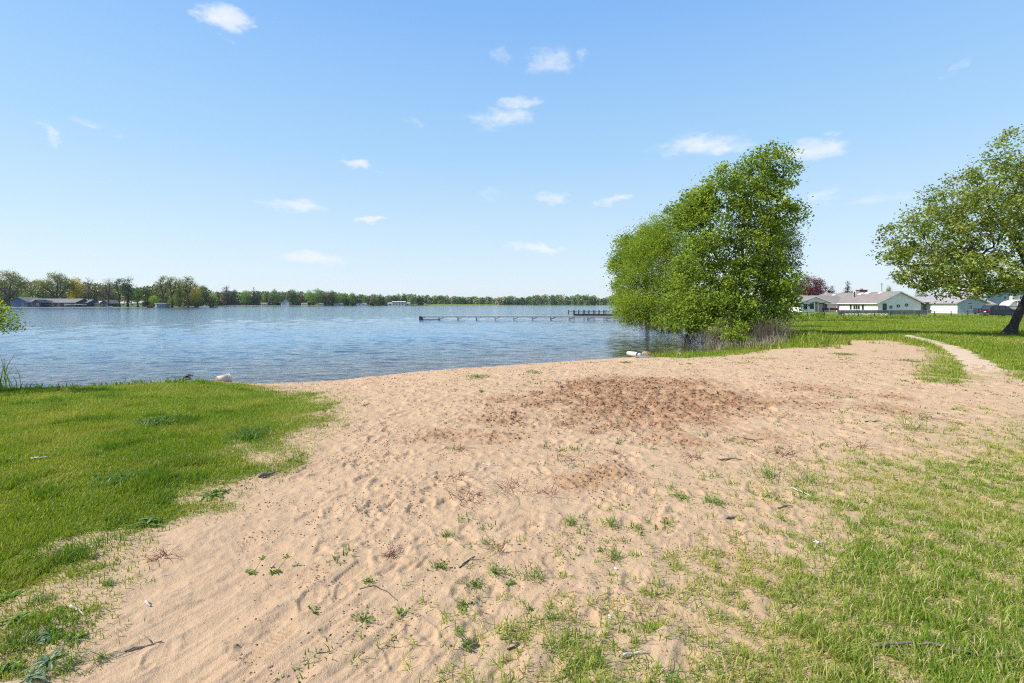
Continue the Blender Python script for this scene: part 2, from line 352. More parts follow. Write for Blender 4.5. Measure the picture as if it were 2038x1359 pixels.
def groundmat():
    m, nt, b, out = newmat('ground_sand_and_turf'); L = nt.links
    n1 = tnoise(nt, 1.1, 6, 'Object', .62); n2 = tnoise(nt, 9, 5); n3 = tnoise(nt, 240, 3); n4 = tnoise(nt, 42, 4, 'Object', .7)
    sand = mixc(nt, ramp(nt, n1, .3, .72), (.565, .39, .235), (.50, .33, .19))
    sand = mixc(nt, ramp(nt, n2, .35, .75, 0, .5), sand, (.62, .435, .265))
    sand = mixc(nt, ramp(nt, n3, .35, .7, 0, .45), sand, (.40, .25, .15))
    sand = mixc(nt, ramp(nt, n4, .64, .72, 0, .6), sand, (.20, .11, .06)); n5 = tnoise(nt, 6.5, 6, 'Object', .72); sand = mixc(nt, ramp(nt, n5, .60, .72, 0, .55), sand, (.27, .15, .08))
    damp = mixc(nt, ramp(nt, n2, .3, .7), (.19, .092, .042), (.36, .19, .095))
    dg = nd(nt, 'ShaderNodeMath', operation='MULTIPLY'); L.new(attr(nt, 'dig'), dg.inputs[0]); L.new(ramp(nt, n4, .3, .6, .45, 1), dg.inputs[1])
    sand = mixc(nt, dg.outputs[0], sand, damp)
    sand = mixc(nt, attr(nt, 'wet'), sand, (.24, .15, .085))
    g1_ = mixc(nt, ramp(nt, tnoise(nt, .35, 5), .3, .7), (.12, .20, .018), (.20, .25, .03))
    g2_ = mixc(nt, ramp(nt, tnoise(nt, 14, 4), .35, .75, 0, .6), g1_, (.23, .20, .07))
    g2_ = mixc(nt, ramp(nt, tnoise(nt, 3.1, 5, 'Object', .7), .45, .7, 0, .7), g2_, (.085, .16, .014))
    L.new(mixc(nt, attr(nt, 'soil'), sand, g2_), b.inputs['Base Color'])
    rg = ramp(nt, attr(nt, 'wet'), 0, 1, .95, .45); L.new(rg, b.inputs['Roughness']); b.inputs['Specular IOR Level'].default_value = .25
    ad = nd(nt, 'ShaderNodeMath', operation='MULTIPLY_ADD'); L.new(n4, ad.inputs[0]); ad.inputs[1].default_value = 2.2; L.new(n3, ad.inputs[2])
    bump(nt, b, ad.outputs[0], .7, .008); return m
gme = mesh_np('ground', V, F, groundmat(), True, {'soil': SOIL.ravel(), 'dig': DIG.ravel(), 'wet': WET.ravel()})
tag(link('ground', gme), kind='structure')

# ------------------------------------------------------------------ water
def water():
    r = [8.0]
    while r[-1] < 2400: r.append(r[-1] * (1 + (.0042 if r[-1] < 60 else (.008 if r[-1] < 200 else .03))))
    r = np.array(r); t = np.radians(np.arange(-80, 80.01, .2)); R_, T_ = np.meshgrid(r, t, indexing='ij'); x = R_ * np.sin(T_); y = R_ * np.cos(T_)
    s = shore(x, y); dep = np.maximum(0, -s) * .028
    w2 = np.random.default_rng(4); h = np.zeros_like(x)
    wx = x + .5 * fbm(x / 3.1, y / 3.1, 2, 61); wy = y + .5 * fbm(x / 3.1, y / 3.1, 2, 63)
    for k in range(34):
        lam = .30 * 2 ** (w2.random() * 2.2); a = w2.normal(math.radians(12), .42); kx, ky = math.sin(a), -math.cos(a)
        h += .0052 * lam ** .95 * np.sin((wx * kx + wy * ky) * 2 * np.pi / lam + w2.uniform(0, 6.3)) * sst(70 * lam, 25 * lam, R_ * .7)
    h *= (.85 + .45 * fbm(x / 5, y / 8, 3, 65)) * (.35 + .65 * sst(0, .35, dep)) * 1.0
    z = WATER_Z + h * .85
    n_, m_ = x.shape; v = np.arange(n_ * m_).reshape(n_, m_); keep = (s < 1.5)
    kq = (keep[:-1, :-1] | keep[1:, :-1] | keep[:-1, 1:] | keep[1:, 1:]).ravel()
    F_ = np.stack([v[:-1, :-1], v[:-1, 1:], v[1:, 1:], v[1:, :-1]], -1).reshape(-1, 4)[kq]
    m, nt, b, out = newmat('lake_water'); nt.nodes.remove(b); L = nt.links
    geo = nd(nt, 'ShaderNodeTexCoord'); mp = nd(nt, 'ShaderNodeMapping'); mp.inputs['Scale'].default_value = (.55, 1, 1); L.new(geo.outputs['Object'], mp.inputs[0])
    na = nd(nt, 'ShaderNodeTexNoise'); na.inputs['Scale'].default_value = 4; na.inputs['Detail'].default_value = 5; L.new(mp.outputs[0], na.inputs['Vector'])
    nb = nd(nt, 'ShaderNodeTexNoise'); nb.inputs['Scale'].default_value = 1.1; nb.inputs['Detail'].default_value = 4; L.new(mp.outputs[0], nb.inputs['Vector'])
    b1 = nd(nt, 'ShaderNodeBump'); b1.inputs['Strength'].default_value = .9; b1.inputs['Distance'].default_value = .04; L.new(na.outputs[0], b1.inputs['Height'])
    b2 = nd(nt, 'ShaderNodeBump'); b2.inputs['Strength'].default_value = .9; b2.inputs['Distance'].default_value = .12; L.new(nb.outputs[0], b2.inputs['Height']); L.new(b1.outputs[0], b2.inputs['Normal'])
    gl = nd(nt, 'ShaderNodeBsdfGlossy'); gl.inputs['Roughness'].default_value = .07; gl.inputs['Color'].default_value = (.9, .96, 1, 1); L.new(b2.outputs[0], gl.inputs['Normal'])
    fr = nd(nt, 'ShaderNodeFresnel'); fr.inputs['IOR'].default_value = 1.40; L.new(b2.outputs[0], fr.inputs['Normal'])
    tr = nd(nt, 'ShaderNodeBsdfTransparent'); tr.inputs[0].default_value = (.86, .76, .62, 1)
    df = nd(nt, 'ShaderNodeBsdfDiffuse'); df.inputs[0].default_value = (.10, .19, .28, 1)
    bd = nd(nt, 'ShaderNodeMixShader'); L.new(ramp(nt, attr(nt, 'depth'), .06, .5), bd.inputs[0]); L.new(tr.outputs[0], bd.inputs[1]); L.new(df.outputs[0], bd.inputs[2])
    mx = nd(nt, 'ShaderNodeMixShader'); L.new(fr.outputs[0], mx.inputs[0]); L.new(bd.outputs[0], mx.inputs[1]); L.new(gl.outputs[0], mx.inputs[2]); L.new(mx.outputs[0], out.inputs[0])
    me = mesh_np('lake_water', np.stack([x, y, z], -1).reshape(-1, 3), F_, m, True, {'depth': dep.ravel()})
    tag(link('water', me), kind='structure')
water()

# ------------------------------------------------------------------ path and driveway
def ribbon(name, pts, w, mat, lift, res=.25, ragged=.0):
    pts = [Vector((p[0], p[1], 0)) for p in pts]; cen = []
    for a, b in zip(pts[:-1], pts[1:]):
        n = max(2, int((b - a).length / res)); cen += [a.lerp(b, i / n) for i in range(n)]
    cen.append(pts[-1]); n = len(cen); ws = w if hasattr(w, '__len__') else [w, w]; V_ = []; F_ = []; m = 7
    for i, c in enumerate(cen):
        t = (cen[min(i + 1, n - 1)] - cen[max(i - 1, 0)]).normalized(); q = Vector((-t.y, t.x, 0)); ww = ws[0] + (ws[1] - ws[0]) * i / (n - 1)
        for k in range(m):
            u = (k / (m - 1) - .5) * (ww + ragged * float(fbm(np.array([i * .21]), np.array([7.0 if k < 3 else 3.0]), 2, 71)[0])); p = c + q * u
            V_.append((p.x, p.y, g1(p.x, p.y) + lift * (1 if 0 < k < m - 1 else -.8) - .03 * max(0, (i / (n - 1) - .74) / .26)))
        if i:
            for k in range(m - 1): F_.append(((i - 1) * m + k, i * m + k, i * m + k + 1, (i - 1) * m + k + 1))
    return tag(link(name, mesh_np(name, V_, F_, mat, True)), kind='structure')
def concretemat():
    m, nt, b, out = newmat('worn_concrete'); n = tnoise(nt, 2.2, 6, 'Object', .65); c = mixc(nt, ramp(nt, n, .3, .7), (.62, .45, .30), (.52, .37, .235))
    c = mixc(nt, ramp(nt, tnoise(nt, 30, 4), .58, .75, 0, .6), c, (.30, .22, .15)); nt.links.new(c, b.inputs['Base Color']); b.inputs['Roughness'].default_value = .9
    bump(nt, b, tnoise(nt, 60, 4), .5, .006); return m
CONC = concretemat()
ribbon('path', PATH, [.42, 1.2], CONC, .012, .12, 1.0)
ribbon('driveway', [(62, 96), (80, 93), (110, 90), (150, 90)], 5.0, plain('driveway_gravel', (.55, .50, .43), (.45, .40, .34), 1, .9), .03, 2)

# ------------------------------------------------------------------ grass (uncountable)
def blades(name, x, y, h, w, lean, mat, v, two=True, az=None, sink=.006):
    n = len(x); z = gz(x, y) - sink; a = rng.uniform(0, 2 * np.pi, n) if az is None else az; l = lean * rng.uniform(.2, 1.3, n)
    dx, dy = np.cos(a), np.sin(a); fa = a + np.pi / 2 + rng.normal(0, .7, n); wx, wy = np.cos(fa) * w / 2, np.sin(fa) * w / 2
    L_ = h; tx, ty, tz = dx * L_ * l, dy * L_ * l, L_ * np.sqrt(np.maximum(.08, 1 - np.minimum(l, .95) ** 2))
    B = np.stack([x, y, z], -1); Wd = np.stack([wx, wy, np.zeros(n)], -1); T = np.stack([tx, ty, tz], -1)
    if two:
        M_ = np.stack([tx * .36, ty * .36, tz * .6], -1)
        V_ = np.stack([B - Wd, B + Wd, B + M_ + Wd * .8, B + M_ - Wd * .8, B + T + Wd * .12, B + T - Wd * .12], 1).reshape(-1, 3)
        i = (np.arange(n) * 6)[:, None]; F_ = np.concatenate([i + np.array([0, 1, 2, 3]), i + np.array([3, 2, 4, 5])]); r = 6
    else:
        V_ = np.stack([B - Wd, B + Wd, B + T + Wd * .15, B + T - Wd * .15], 1).reshape(-1, 3); F_ = (np.arange(n) * 4)[:, None] + np.array([0, 1, 2, 3]); r = 4
    return V_, F_, np.repeat(v, r)
def join(parts):
    Vs, Fs, vs, b = [], [], [], 0
    for V_, F_, v_ in parts: Vs.append(V_); Fs.append(F_ + b); vs.append(v_); b += len(V_)
    return np.concatenate(Vs), np.concatenate(Fs), np.concatenate(vs)
def lookup(A, x, y):
    r = np.hypot(x, y); t = np.arctan2(x, y); i = np.clip(np.searchsorted(rad, r), 0, NR - 1); j = np.clip(np.searchsorted(fine, t), 0, len(fine) - 1); return A[i, j]
GRASS = leafmat('turf_blade', (.10, .20, .012), (.34, .40, .030), .42, (.40, .37, .08), .45, (.50, .43, .20))
GRASS2 = leafmat('sandy_turf_blade', (.12, .24, .020), (.42, .49, .07), .48, (.52, .48, .15), .45, (.64, .54, .29))
def path_clear(x, y):
    d = np.full(x.shape, 1e9); p = np.array(PATH)
    for a, b in zip(p[:-1], p[1:]):
        e = b - a; t = np.clip(((x - a[0]) * e[0] + (y - a[1]) * e[1]) / (e @ e), 0, 1); d = np.minimum(d, np.hypot(x - a[0] - e[0] * t, y - a[1] - e[1] * t))
    return d > .42 + .22 * fbm(x / .4, y / .4, 2, 77)
def scatter(n, x0, x1, y0, y1, power=1.0):
    y = y0 + (y1 - y0) * rng.random(n) ** power; x = rng.uniform(x0, x1, n); return x, y
def left_lawn():
    parts = []
    n = 620000; d = 2.4 * (13.2 / 2.4) ** rng.random(n); x = -d * 1.22 + rng.random(n) * (d * 1.22 - 2.0); k = (rng.random(n) < lookup(DENS, x, d)) & (x < -1.5); x, y = x[k], d[k]
    n = len(x); near = y < 6
    lush = np.maximum(sst(.12, .5, fbm(x / .6, y / .6, 4, 81)), sst(.62, .2, np.hypot((x + 3.55) / 1.0, (y - 5.1) / .55) + .3 * fbm(x / .3, y / .3, 2, 82))); v = np.clip(.52 + .5 * fbm(x / 1.3, y / 1.3, 4, 83) + rng.normal(0, .2, n) - .42 * lush, 0, 1)
    h = (.024 + .030 * rng.random(n) + .03 * (rng.random(n) < .06)) * (1 + .9 * lush) * np.where(lookup(Q, x, y) > -.25, .85, 1); w = .0030 + .0008 * y
    for sel, two in ((near, True), (~near, False)):
        parts.append(blades('', x[sel], y[sel], h[sel], w[sel], .75, GRASS, v[sel], two))
    V_, F_, v_ = join(parts); tag(link('lawn_grass', mesh_np('lawn_grass', V_, F_, GRASS, False, {'v': v_})), 'mown green turf on the bank left of the sand', 'grass', kind='stuff')
left_lawn()
def right_grass():
    parts = []
    m = 84000; d = 1.9 * (13.0 / 1.9) ** rng.random(m); x = -.8 + rng.random(m) * (d * 1.25 + .8); k = (rng.random(m) < lookup(DENS, x, d) * (.25 + .75 * sst(-.28, .2, fbm(x / .22, d / .22, 3, 87)))) & path_clear(x, d); x, y = x[k], d[k]
    nb = rng.integers(5, 14, len(x)); X_ = np.repeat(x, nb); Y_ = np.repeat(y, nb); n = len(X_)
    cl = np.repeat(rng.normal(0, .2, len(x)), nb); hs = np.repeat(rng.uniform(.5, 1.25, len(x)), nb)
    X_ = X_ + rng.normal(0, .022, n); Y_ = Y_ + rng.normal(0, .022, n)
    v = np.clip(.55 + 1.4 * cl + rng.normal(0, .24, n), 0, 1); nr = 1 + .22 * sst(4.5, 2.6, Y_); h = hs * rng.uniform(.02, .075, n) * nr; w = .0044 + .0006 * Y_
    parts.append(blades('', X_, Y_, h, w, 1.0, GRASS2, v, True))
    m = 110000; d = 2.0 * (13.5 / 2.0) ** rng.random(m); x = -.5 + rng.random(m) * (d * 1.25); k = (rng.random(m) < lookup(DENS, x, d) ** 1.6) & path_clear(x, d); x, y = x[k], d[k]; n = len(x)
    parts.append(blades('', x, y, rng.uniform(.02, .06, n), .003 + .0008 * y, .9, GRASS2, np.clip(rng.normal(.55, .25, n), 0, 1), False))
    V_, F_, v_ = join(parts); tag(link('sandy_grass', mesh_np('sandy_grass', V_, F_, GRASS2, False, {'v': v_})), 'thin patchy grass growing through sand at lower right', 'grass', kind='stuff')
right_grass()
def far_grass():
    parts = []
    m = 420000; d = 9.5 * (95 / 9.5) ** rng.random(m); x = -1 + rng.random(m) * (d * 1.25 + 1); k = (rng.random(m) < lookup(DENS, x, d)) & path_clear(x, d) & (lookup(S0, x, d) > .3); x, y = x[k], d[k]; n = len(x)
    v = np.clip(.5 + .5 * fbm(x / 5, y / 7, 4, 91) + rng.normal(0, .2, n), 0, 1); h = rng.uniform(.03, .08, n) * (1 + .02 * y) * (1 + .6 * sst(.1, .6, fbm(x / 1.2, y / 1.2, 2, 93)))
    edge = sst(-2.2, -.2, lookup(Q, x, y)); h *= 1 + 1.0 * edge * sst(17, 21, y)
    parts.append(blades('', x, y, h, .006 + .0011 * y, .7, GRASS, v, False))
    V_, F_, v_ = join(parts); tag(link('meadow_grass', mesh_np('meadow_grass', V_, F_, GRASS, False, {'v': v_})), 'green lawn stretching from the sand to the fence', 'grass', kind='stuff')
far_grass()

# ------------------------------------------------------------------ trees
BARK = barkmat('bark_grey_brown', (.085, .065, .05), (.035, .027, .021))
BARK_PALE = barkmat('bark_pale', (.22, .18, .145), (.11, .09, .07))
LEAF_MAPLE = leafmat('leaf_fresh_green', (.07, .15, .014), (.37, .47, .045), .46, (.40, .46, .06))
LEAF_WILLOW = leafmat('leaf_willow', (.17, .27, .02), (.42, .50, .05), .48, (.30, .40, .035))
LEAF_RIGHT = leafmat('leaf_olive', (.08, .14, .022), (.38, .45, .09), .45, (.42, .40, .13))
LEAF_GREY = leafmat('leaf_grey_green', (.08, .12, .045), (.15, .20, .08), .35)
def skeleton(stems, tips, seg, r2):
    pos = []; par = []
    for st in stems:
        prev = -1 if not pos else 0
        pts = [Vector(p) for p in st]; first = True
        for a, b in zip(pts[:-1], pts[1:]):
            n = max(1, int((b - a).length / seg))
            for i in range(0 if (first and not pos) else 1, n + 1):
                p = a.lerp(b, i / n); pos.append((p.x + r2.normal(0, .02), p.y + r2.normal(0, .02), p.z)); par.append(prev); prev = len(pos) - 1
            first = False
    pos = [np.array(p) for p in pos]; A = np.array(pos); d0 = np.array([np.min(np.linalg.norm(A - t, axis=1)) for t in tips]); ends = []
    for t in tips[np.argsort(d0)]:
        A = np.array(pos); dv = t - A; d = np.linalg.norm(dv, axis=1); hz = np.hypot(dv[:, 0], dv[:, 1])
        c = d + 1.1 * np.maximum(0, .25 * hz - dv[:, 2]); j = int(np.argmin(c)); n = max(1, int(math.ceil(d[j] / seg))); p0 = A[j]; prev = j
        bow = r2.normal(0, .10 * d[j], 3); bow[2] += .06 * d[j]
        for i in range(1, n + 1):
            f = i / n; pos.append(p0 + (t - p0) * f + bow * math.sin(math.pi * f)); par.append(prev); prev = len(pos) - 1
        ends.append(prev)
    return np.array(pos), np.array(par), ends
def branch_mesh(pos, par, ends, trunk_r, tip_r, sides, flare=1.0):
    n = len(pos); w = np.zeros(n); ch = [[] for _ in range(n)]
    for i in range(n):
        if par[i] >= 0: ch[par[i]].append(i)
    for i in range(n - 1, -1, -1):
        if not ch[i]: w[i] = tip_r ** 2.2
        else: w[i] = sum(w[c] for c in ch[i])
    r = w ** (1 / 2.2); k = trunk_r / r[0]; r = np.where(r > tip_r * 1.5, tip_r + (r - tip_r) * (trunk_r - tip_r) / max(1e-6, r[0] - tip_r), tip_r)
    mb = MB(); done = [False] * n
    roots = [i for i in range(n) if par[i] < 0]; stack = [(i, None) for i in roots]
    while stack:
        i, p = stack.pop(); pts = []; rr = []
        if p is not None: pts.append(pos[p]); rr.append(min(r[p], r[i] * 1.25))
        cur = i
        while True:
            pts.append(pos[cur]); rr.append(r[cur])
            if not ch[cur]: break
            m = max(ch[cur], key=lambda c: w[c])
            for c in ch[cur]:
                if c != m: stack.append((c, cur))
            cur = m
        if len(pts) == 1: continue
        if p is None: rr = [x * (1 + flare * .7 * math.exp(-abs(q[2] - pts[0][2]) / .35)) for x, q in zip(rr, pts)]
        mb.tube(pts, rr, sides if max(rr) > .03 else 4, cap=False)
    return mb, r
def leaf_quads(cen, size, r2, up=.35, aspect=.62, droop=0.0):
    n = len(cen); nrm = r2.normal(0, 1, (n, 3)); nrm[:, 2] = np.abs(nrm[:, 2]) + up; nrm /= np.linalg.norm(nrm, axis=1)[:, None]
    a = r2.normal(0, 1, (n, 3)); a[:, 2] -= droop; u = a - (a * nrm).sum(1)[:, None] * nrm; u /= np.linalg.norm(u, axis=1)[:, None]; v = np.cross(nrm, u)
    s = (size * r2.uniform(.65, 1.35, n))[:, None]
    V_ = np.stack([cen - u * s * .5, cen + v * s * .5 * aspect + nrm * s * .09 - u * s * .05, cen + u * s * .5, cen - v * s * .5 * aspect + nrm * s * .09 - u * s * .05], 1).reshape(-1, 3)
    return V_, (np.arange(n) * 4)[:, None] + np.array([0, 1, 2, 3])
def blob_points(blobs, n, r2, shell=.5):
    w = np.array([b[3] * b[4] * b[5] * (b[6] if len(b) > 6 else 1) for b in blobs]); w = w / w.sum(); k = r2.choice(len(blobs), n, p=w); B = np.array([b[:6] for b in blobs])[k]
    d = r2.normal(0, 1, (n, 3)); d /= np.linalg.norm(d, axis=1)[:, None]; rad_ = r2.random(n) ** shell; return B[:, :3] + d * B[:, 3:6] * rad_[:, None]
def tree(name, label, cat, loc, stems, blobs, tips, leaves, lsize, crad, trunk_r, leaf, bark, seed, group=None, tip_r=.008, seg=.6, sides=8, shell=.5, aspect=.62, droop=0., up=.35, along=.35, flat=.75, flare=1.0):
    r2 = np.random.default_rng(seed); root = empty(name, loc, label, cat, group)
    T = blob_points(blobs, tips, r2, shell); pos, par, ends = skeleton(stems, T, seg, r2)
    mb, r = branch_mesh(pos, par, ends, trunk_r, tip_r, sides, flare); mb.build('trunk', bark, root, True)
    c = list(ends); thin = [i for i in range(len(pos)) if r[i] < tip_r * 3 and i not in set(ends)]
    if thin and along > 0: c += list(r2.choice(thin, int(min(len(thin), along * len(ends)))))
    C_ = pos[np.array(c)]; k = r2.poisson(leaves, len(C_)); cen = np.repeat(C_, k, 0); cr = np.repeat(r2.uniform(.6, 1.3, len(C_)), k)
    off = r2.normal(0, 1, cen.shape) * (crad * cr)[:, None] * np.array([1, 1, flat]); 
    if droop: off[:, 2] -= np.abs(r2.normal(0, crad * droop, len(off)))
    cen = cen + off; V_, F_ = leaf_quads(cen, lsize, r2, up, aspect, droop)
    v = np.clip(np.repeat(np.clip(r2.normal(.5, .25, len(C_)), 0, 1), k) + r2.normal(0, .24, len(cen)), 0, 1)
    link('crown', mesh_np('crown', V_, F_, leaf, False, {'v': np.repeat(v, 4)}), root)
    return root
LEAF_BRIGHT_ = leafmat('leaf_yellow_green', (.17, .28, .02), (.42, .50, .05), .45, (.34, .42, .04))  # the young tree's own bright yellow-green leaf colour
def shore_trees():
    D = 31.0
    bx, by = X(1492, D), D; b = Vector((bx, by, g1(bx, by) - .1))
    def B(px, py, dd, rx, ry, rz, w=1): return (X(px, dd) - bx, dd - by, Z(py, dd) - b.z, rx, ry, rz, w)
    S = lambda px, py, dd: (X(px, dd) - bx, dd - by, Z(py, dd) - b.z)
    tree('broadleaf_tree', 'tall bushy green tree with several trunks, highest of the group by the water', 'tree', b,
         [[(0, 0, 0), S(1490, 600, 31), S(1478, 520, 31), S(1480, 430, 31.2), S(1500, 345, 31.4)], [(0, 0, 0), S(1500, 590, 30.8), S(1530, 500, 30.6), S(1550, 400, 30.6), S(1560, 330, 30.5)],
          [(0, 0, 0), S(1470, 600, 31.3), S(1430, 520, 31.8), S(1400, 450, 32)]],
         [B(1535, 345, 31, 1.5, 1.6, 1.7, 1.2), B(1470, 390, 31, 2.0, 2.0, 1.7), B(1560, 420, 31, 1.0, 1.6, 1.5), B(1410, 470, 31, 1.9, 2.2, 1.6), B(1500, 490, 31, 2.0, 2.2, 2.0), B(1375, 530, 31, 1.3, 1.9, 1.7),
          B(1450, 560, 31, 2.6, 2.2, 1.8, 1.2), B(1545, 560, 31, 1.1, 1.9, 1.8, 1.2), B(1400, 610, 29.5, 2.0, 1.6, 1.1, 1.4), B(1460, 620, 29.5, 2.0, 1.6, 1.0, 1.5), B(1535, 615, 30.5, 1.2, 1.5, 1.0, 1.4),
          B(1360, 440, 32, 1.3, 1.6, 1.3, 1.3), B(1385, 400, 32, .9, 1.3, .9, 1.3), B(1350, 590, 31, 1.2, 1.6, 1.4), B(1365, 640, 29.5, 1.2, 1.2, .7, 2), B(1440, 650, 28.5, 1.6, 1.2, .5, 2.2), B(1515, 650, 29.5, 1.1, 1.2, .5, 2), B(1570, 370, 31, .8, 1.2, .7, .7), B(1400, 400, 31.5, 1.2, 1.5, 1.2, 1.2), B(1440, 355, 31.2, 1.0, 1.4, .9, 1.2), B(1490, 325, 31.2, .9, 1.2, .8, 1.1), B(1585, 430, 31, .5, 1.0, 1.0, .8), B(1575, 610, 31, .5, 1, 1.2), B(1520, 430, 31, 1.6, 1.8, 1.8)],
         1400, 34, .165, .25, .2, LEAF_MAPLE, BARK, 21, 'trees by the water', along=.4, shell=.42)
    D2 = 40; bx2, by2 = X(1372, D2), D2; b2 = Vector((bx2, by2, g1(bx2, by2) - .1)); bx, by, b = bx2, by2, b2
    tree('willow_tree', 'yellow green willow leaning out over the water beside the tall tree', 'willow', b2,
         [[(0, 0, 0), S(1360, 600, 40), S(1340, 550, 40), S(1320, 500, 40)], [(0, 0, 0), S(1345, 620, 39.5), S(1300, 595, 39), S(1265, 560, 39)]],
         [B(1325, 485, 40, 2.0, 2.2, 1.5), B(1265, 520, 40, 1.7, 2.0, 1.7), B(1310, 560, 39.5, 2.6, 2.2, 1.9, 1.2), B(1250, 575, 40, 1.2, 1.6, 1.3), B(1285, 600, 38, 2.2, 1.8, .9, 1.5), B(1340, 610, 38, 1.6, 1.6, 1.0, 1.4), B(1345, 530, 40, 1.7, 2.0, 2.0), B(1355, 430, 40, 1.5, 1.6, 1.2, 1.3), B(1300, 450, 41, 1.5, 1.6, 1.0, 1.2), B(1385, 405, 40, 1.2, 1.5, 1.3, 1.3), B(1238, 600, 40, .9, 1.2, .9, 2.0), B(1265, 628, 38, 1.3, 1.4, .5, 2.8), B(1245, 615, 38, .9, 1.1, .6, 2.2), B(1320, 630, 37, 1.6, 1.4, .6, 2.0), B(1265, 480, 41, 1.2, 1.6, 1.0)],
         1100, 48, .17, .30, .17, LEAF_WILLOW, BARK, 33, 'trees by the water', aspect=.3, droop=.9, along=.6, shell=.42)
    D3 = 54; bx3, by3 = X(1275, D3), D3; b3 = Vector((X(1290, D3), D3, g1(X(1290, D3), D3) - .1)); bx, by, b = b3.x, b3.y, b3
    tree('broadleaf_tree', 'darker green tree at the water edge behind the yellow green willow', 'tree', b3,
         [[(0, 0, 0), S(1285, 560, 54), S(1275, 500, 54)]], [B(1262, 500, 54, 2.5, 2.3, 2.2), B(1232, 540, 54, 1.2, 1.8, 2.4), B(1300, 480, 54, 2.2, 2.2, 1.8), B(1240, 590, 54, 1.0, 1.4, 1.0)],
         260, 60, .2, .36, .2, LEAF_MAPLE, BARK, 35, 'trees by the water')
    D4 = 58; x4 = X(1545, D4); b4 = Vector((x4, D4, g1(x4, D4) - .1)); bx, by, b = b4.x, b4.y, b4
    tree('broadleaf_tree', 'thin grey green tree showing past the right side of the tall tree', 'tree', b4,
         [[(0, 0, 0), S(1548, 560, 58), S(1556, 490, 58)], [(0, 0, 0), S(1530, 560, 58), S(1525, 510, 58)]],
         [B(1560, 480, 58, 1.9, 2.2, 2.0), B(1572, 520, 58, 1.2, 2, 1.6), B(1525, 520, 58, 2.2, 2, 2.4), B(1550, 575, 58, 2.2, 2, 1.4)], 230, 38, .2, .34, .2, LEAF_GREY, BARK_PALE, 37, 'trees by the water')
    D5 = 30; x5 = X(2008, D5); b5 = Vector((x5, D5, g1(x5, D5) - .12)); bx, by, b = b5.x, b5.y, b5
    tree('broad_tree', 'wide spreading tree with a thick leaning trunk on the lawn at right', 'tree', b5,
         [[(0, 0, 0), S(2030, 620, 30), S(2062, 560, 30), S(2085, 480, 30), S(2090, 380, 30)], [(0, 0, 0), S(2030, 620, 30), S(2050, 580, 30), S(2000, 545, 29.5), S(1930, 500, 29)], [(0, 0, 0), S(2030, 620, 30), S(2060, 560, 30), S(2020, 480, 30.5), S(1960, 400, 31)],
          [(0, 0, 0), S(2030, 620, 30), S(2062, 562, 30), S(2160, 500, 30.5), S(2240, 420, 31)]],
         [B(1985, 400, 30, 3.6, 3.2, 2.6), B(2060, 340, 30, 3.2, 3, 2.6), B(1900, 440, 30, 2.8, 2.8, 2.4), B(1830, 470, 30, 2.1, 2.4, 1.9), B(1870, 540, 29, 2.7, 2.6, 1.2, 1.9), B(1960, 550, 28.5, 2.6, 2.4, 1.1, 1.9), B(1800, 500, 30, 1.6, 1.8, 1.0, 2.0), B(1900, 575, 28.5, 1.8, 2.0, .5, 2), B(2015, 570, 28, 1.4, 1.8, .6, 1.6),
          B(2180, 400, 30, 4, 4, 3.2), B(2130, 520, 30, 3, 3, 1.5), B(1990, 490, 30, 3.2, 3, 1.6)],
         1350, 30, .165, .24, .34, LEAF_RIGHT, BARK, 41, None, along=.5, shell=.42, flare=.35)
    # the small tree at the left edge whose branch hangs into view
    D6 = 10.2; x6 = -12.6; b6 = Vector((x6, D6, g1(x6, D6) - .05)); bx, by, b = b6.x, b6.y, b6
    tree('young_tree', 'bright green branch of a small tree reaching in at the left edge', 'tree', b6,
         [[(0, 0, 0), (.1, 0, 1.2), (.5, .1, 1.9), (1.3, .1, 1.95)], [(0, 0, 0), (.1, 0, 1.2), (-.2, 0, 2.4)]],
         [B(-5, 612, 10.2, .34, .4, .22, 1.5), B(-30, 640, 10.2, .4, .4, .25), B(28, 632, 10.2, .12, .2, .08, 14), B(12, 650, 10.2, .15, .2, .1, 8), (-.2, 0, 2.2, .9, .9, .8)],
         130, 40, .075, .085, .06, LEAF_BRIGHT_, BARK, 47, None, tip_r=.004, seg=.25, aspect=.4)
shore_trees()

# ------------------------------------------------------------------ far shores
WHITE = sidingmat('white_siding', (.82, .79, .78), .2); WHITE_TRIM = plain('white_paint', (.80, .80, .79), (.70, .70, .68), 2, .5)
ROOF_BROWN = plain('brown_shingle', (.275, .225, .20), (.205, .175, .16), .55, .95, .03, 6, stretch=(1, 1, 2)); ROOF_GREY = plain('grey_shingle', (.22, .21, .21), (.14, .14, .145), .6, .95, .03, 6)
NAVY = sidingmat('navy_siding', (.045, .06, .12), .25); BLUE = sidingmat('blue_siding', (.05, .13, .42), .25); GREYBLUE = sidingmat('grey_blue_siding', (.40, .47, .53), .22); GREEN_GREY = sidingmat('grey_green_siding', (.25, .31, .29), .22)
TAN = plain('tan_wall', (.55, .50, .43), (.45, .40, .34), 1, .8); GLASS = glassmat('dark_glass'); DARK = plain('dark_paint', (.03, .03, .032), (.018, .018, .02), 3, .5)
WOOD = plain('weathered_wood', (.30, .27, .235), (.17, .15, .13), 2.5, .9, .01, 10, stretch=(1, 1, .3)); STEEL = plain('dull_steel', (.32, .32, .33), (.2, .2, .2), 4, .45, metal=.7)
def vroof(mb, a0, a1, b0, b1, zE, zR, axis, over=.5, t=.16):
    """gable roof over [a0,a1] across and [b0,b1] along the ridge"""
    m = (a0 + a1) / 2; sl = (zR - zE) / (m - a0); lo = zE - over * sl + .012; zR = zR + .012
    mb.prism([(a0 - over, lo), (m, zR), (a1 + over, lo), (a1 + over, lo + t), (m, zR + t), (a0 - over, lo + t)], b0 - over, b1 + over, 'y' if axis == 'y' else 'x')
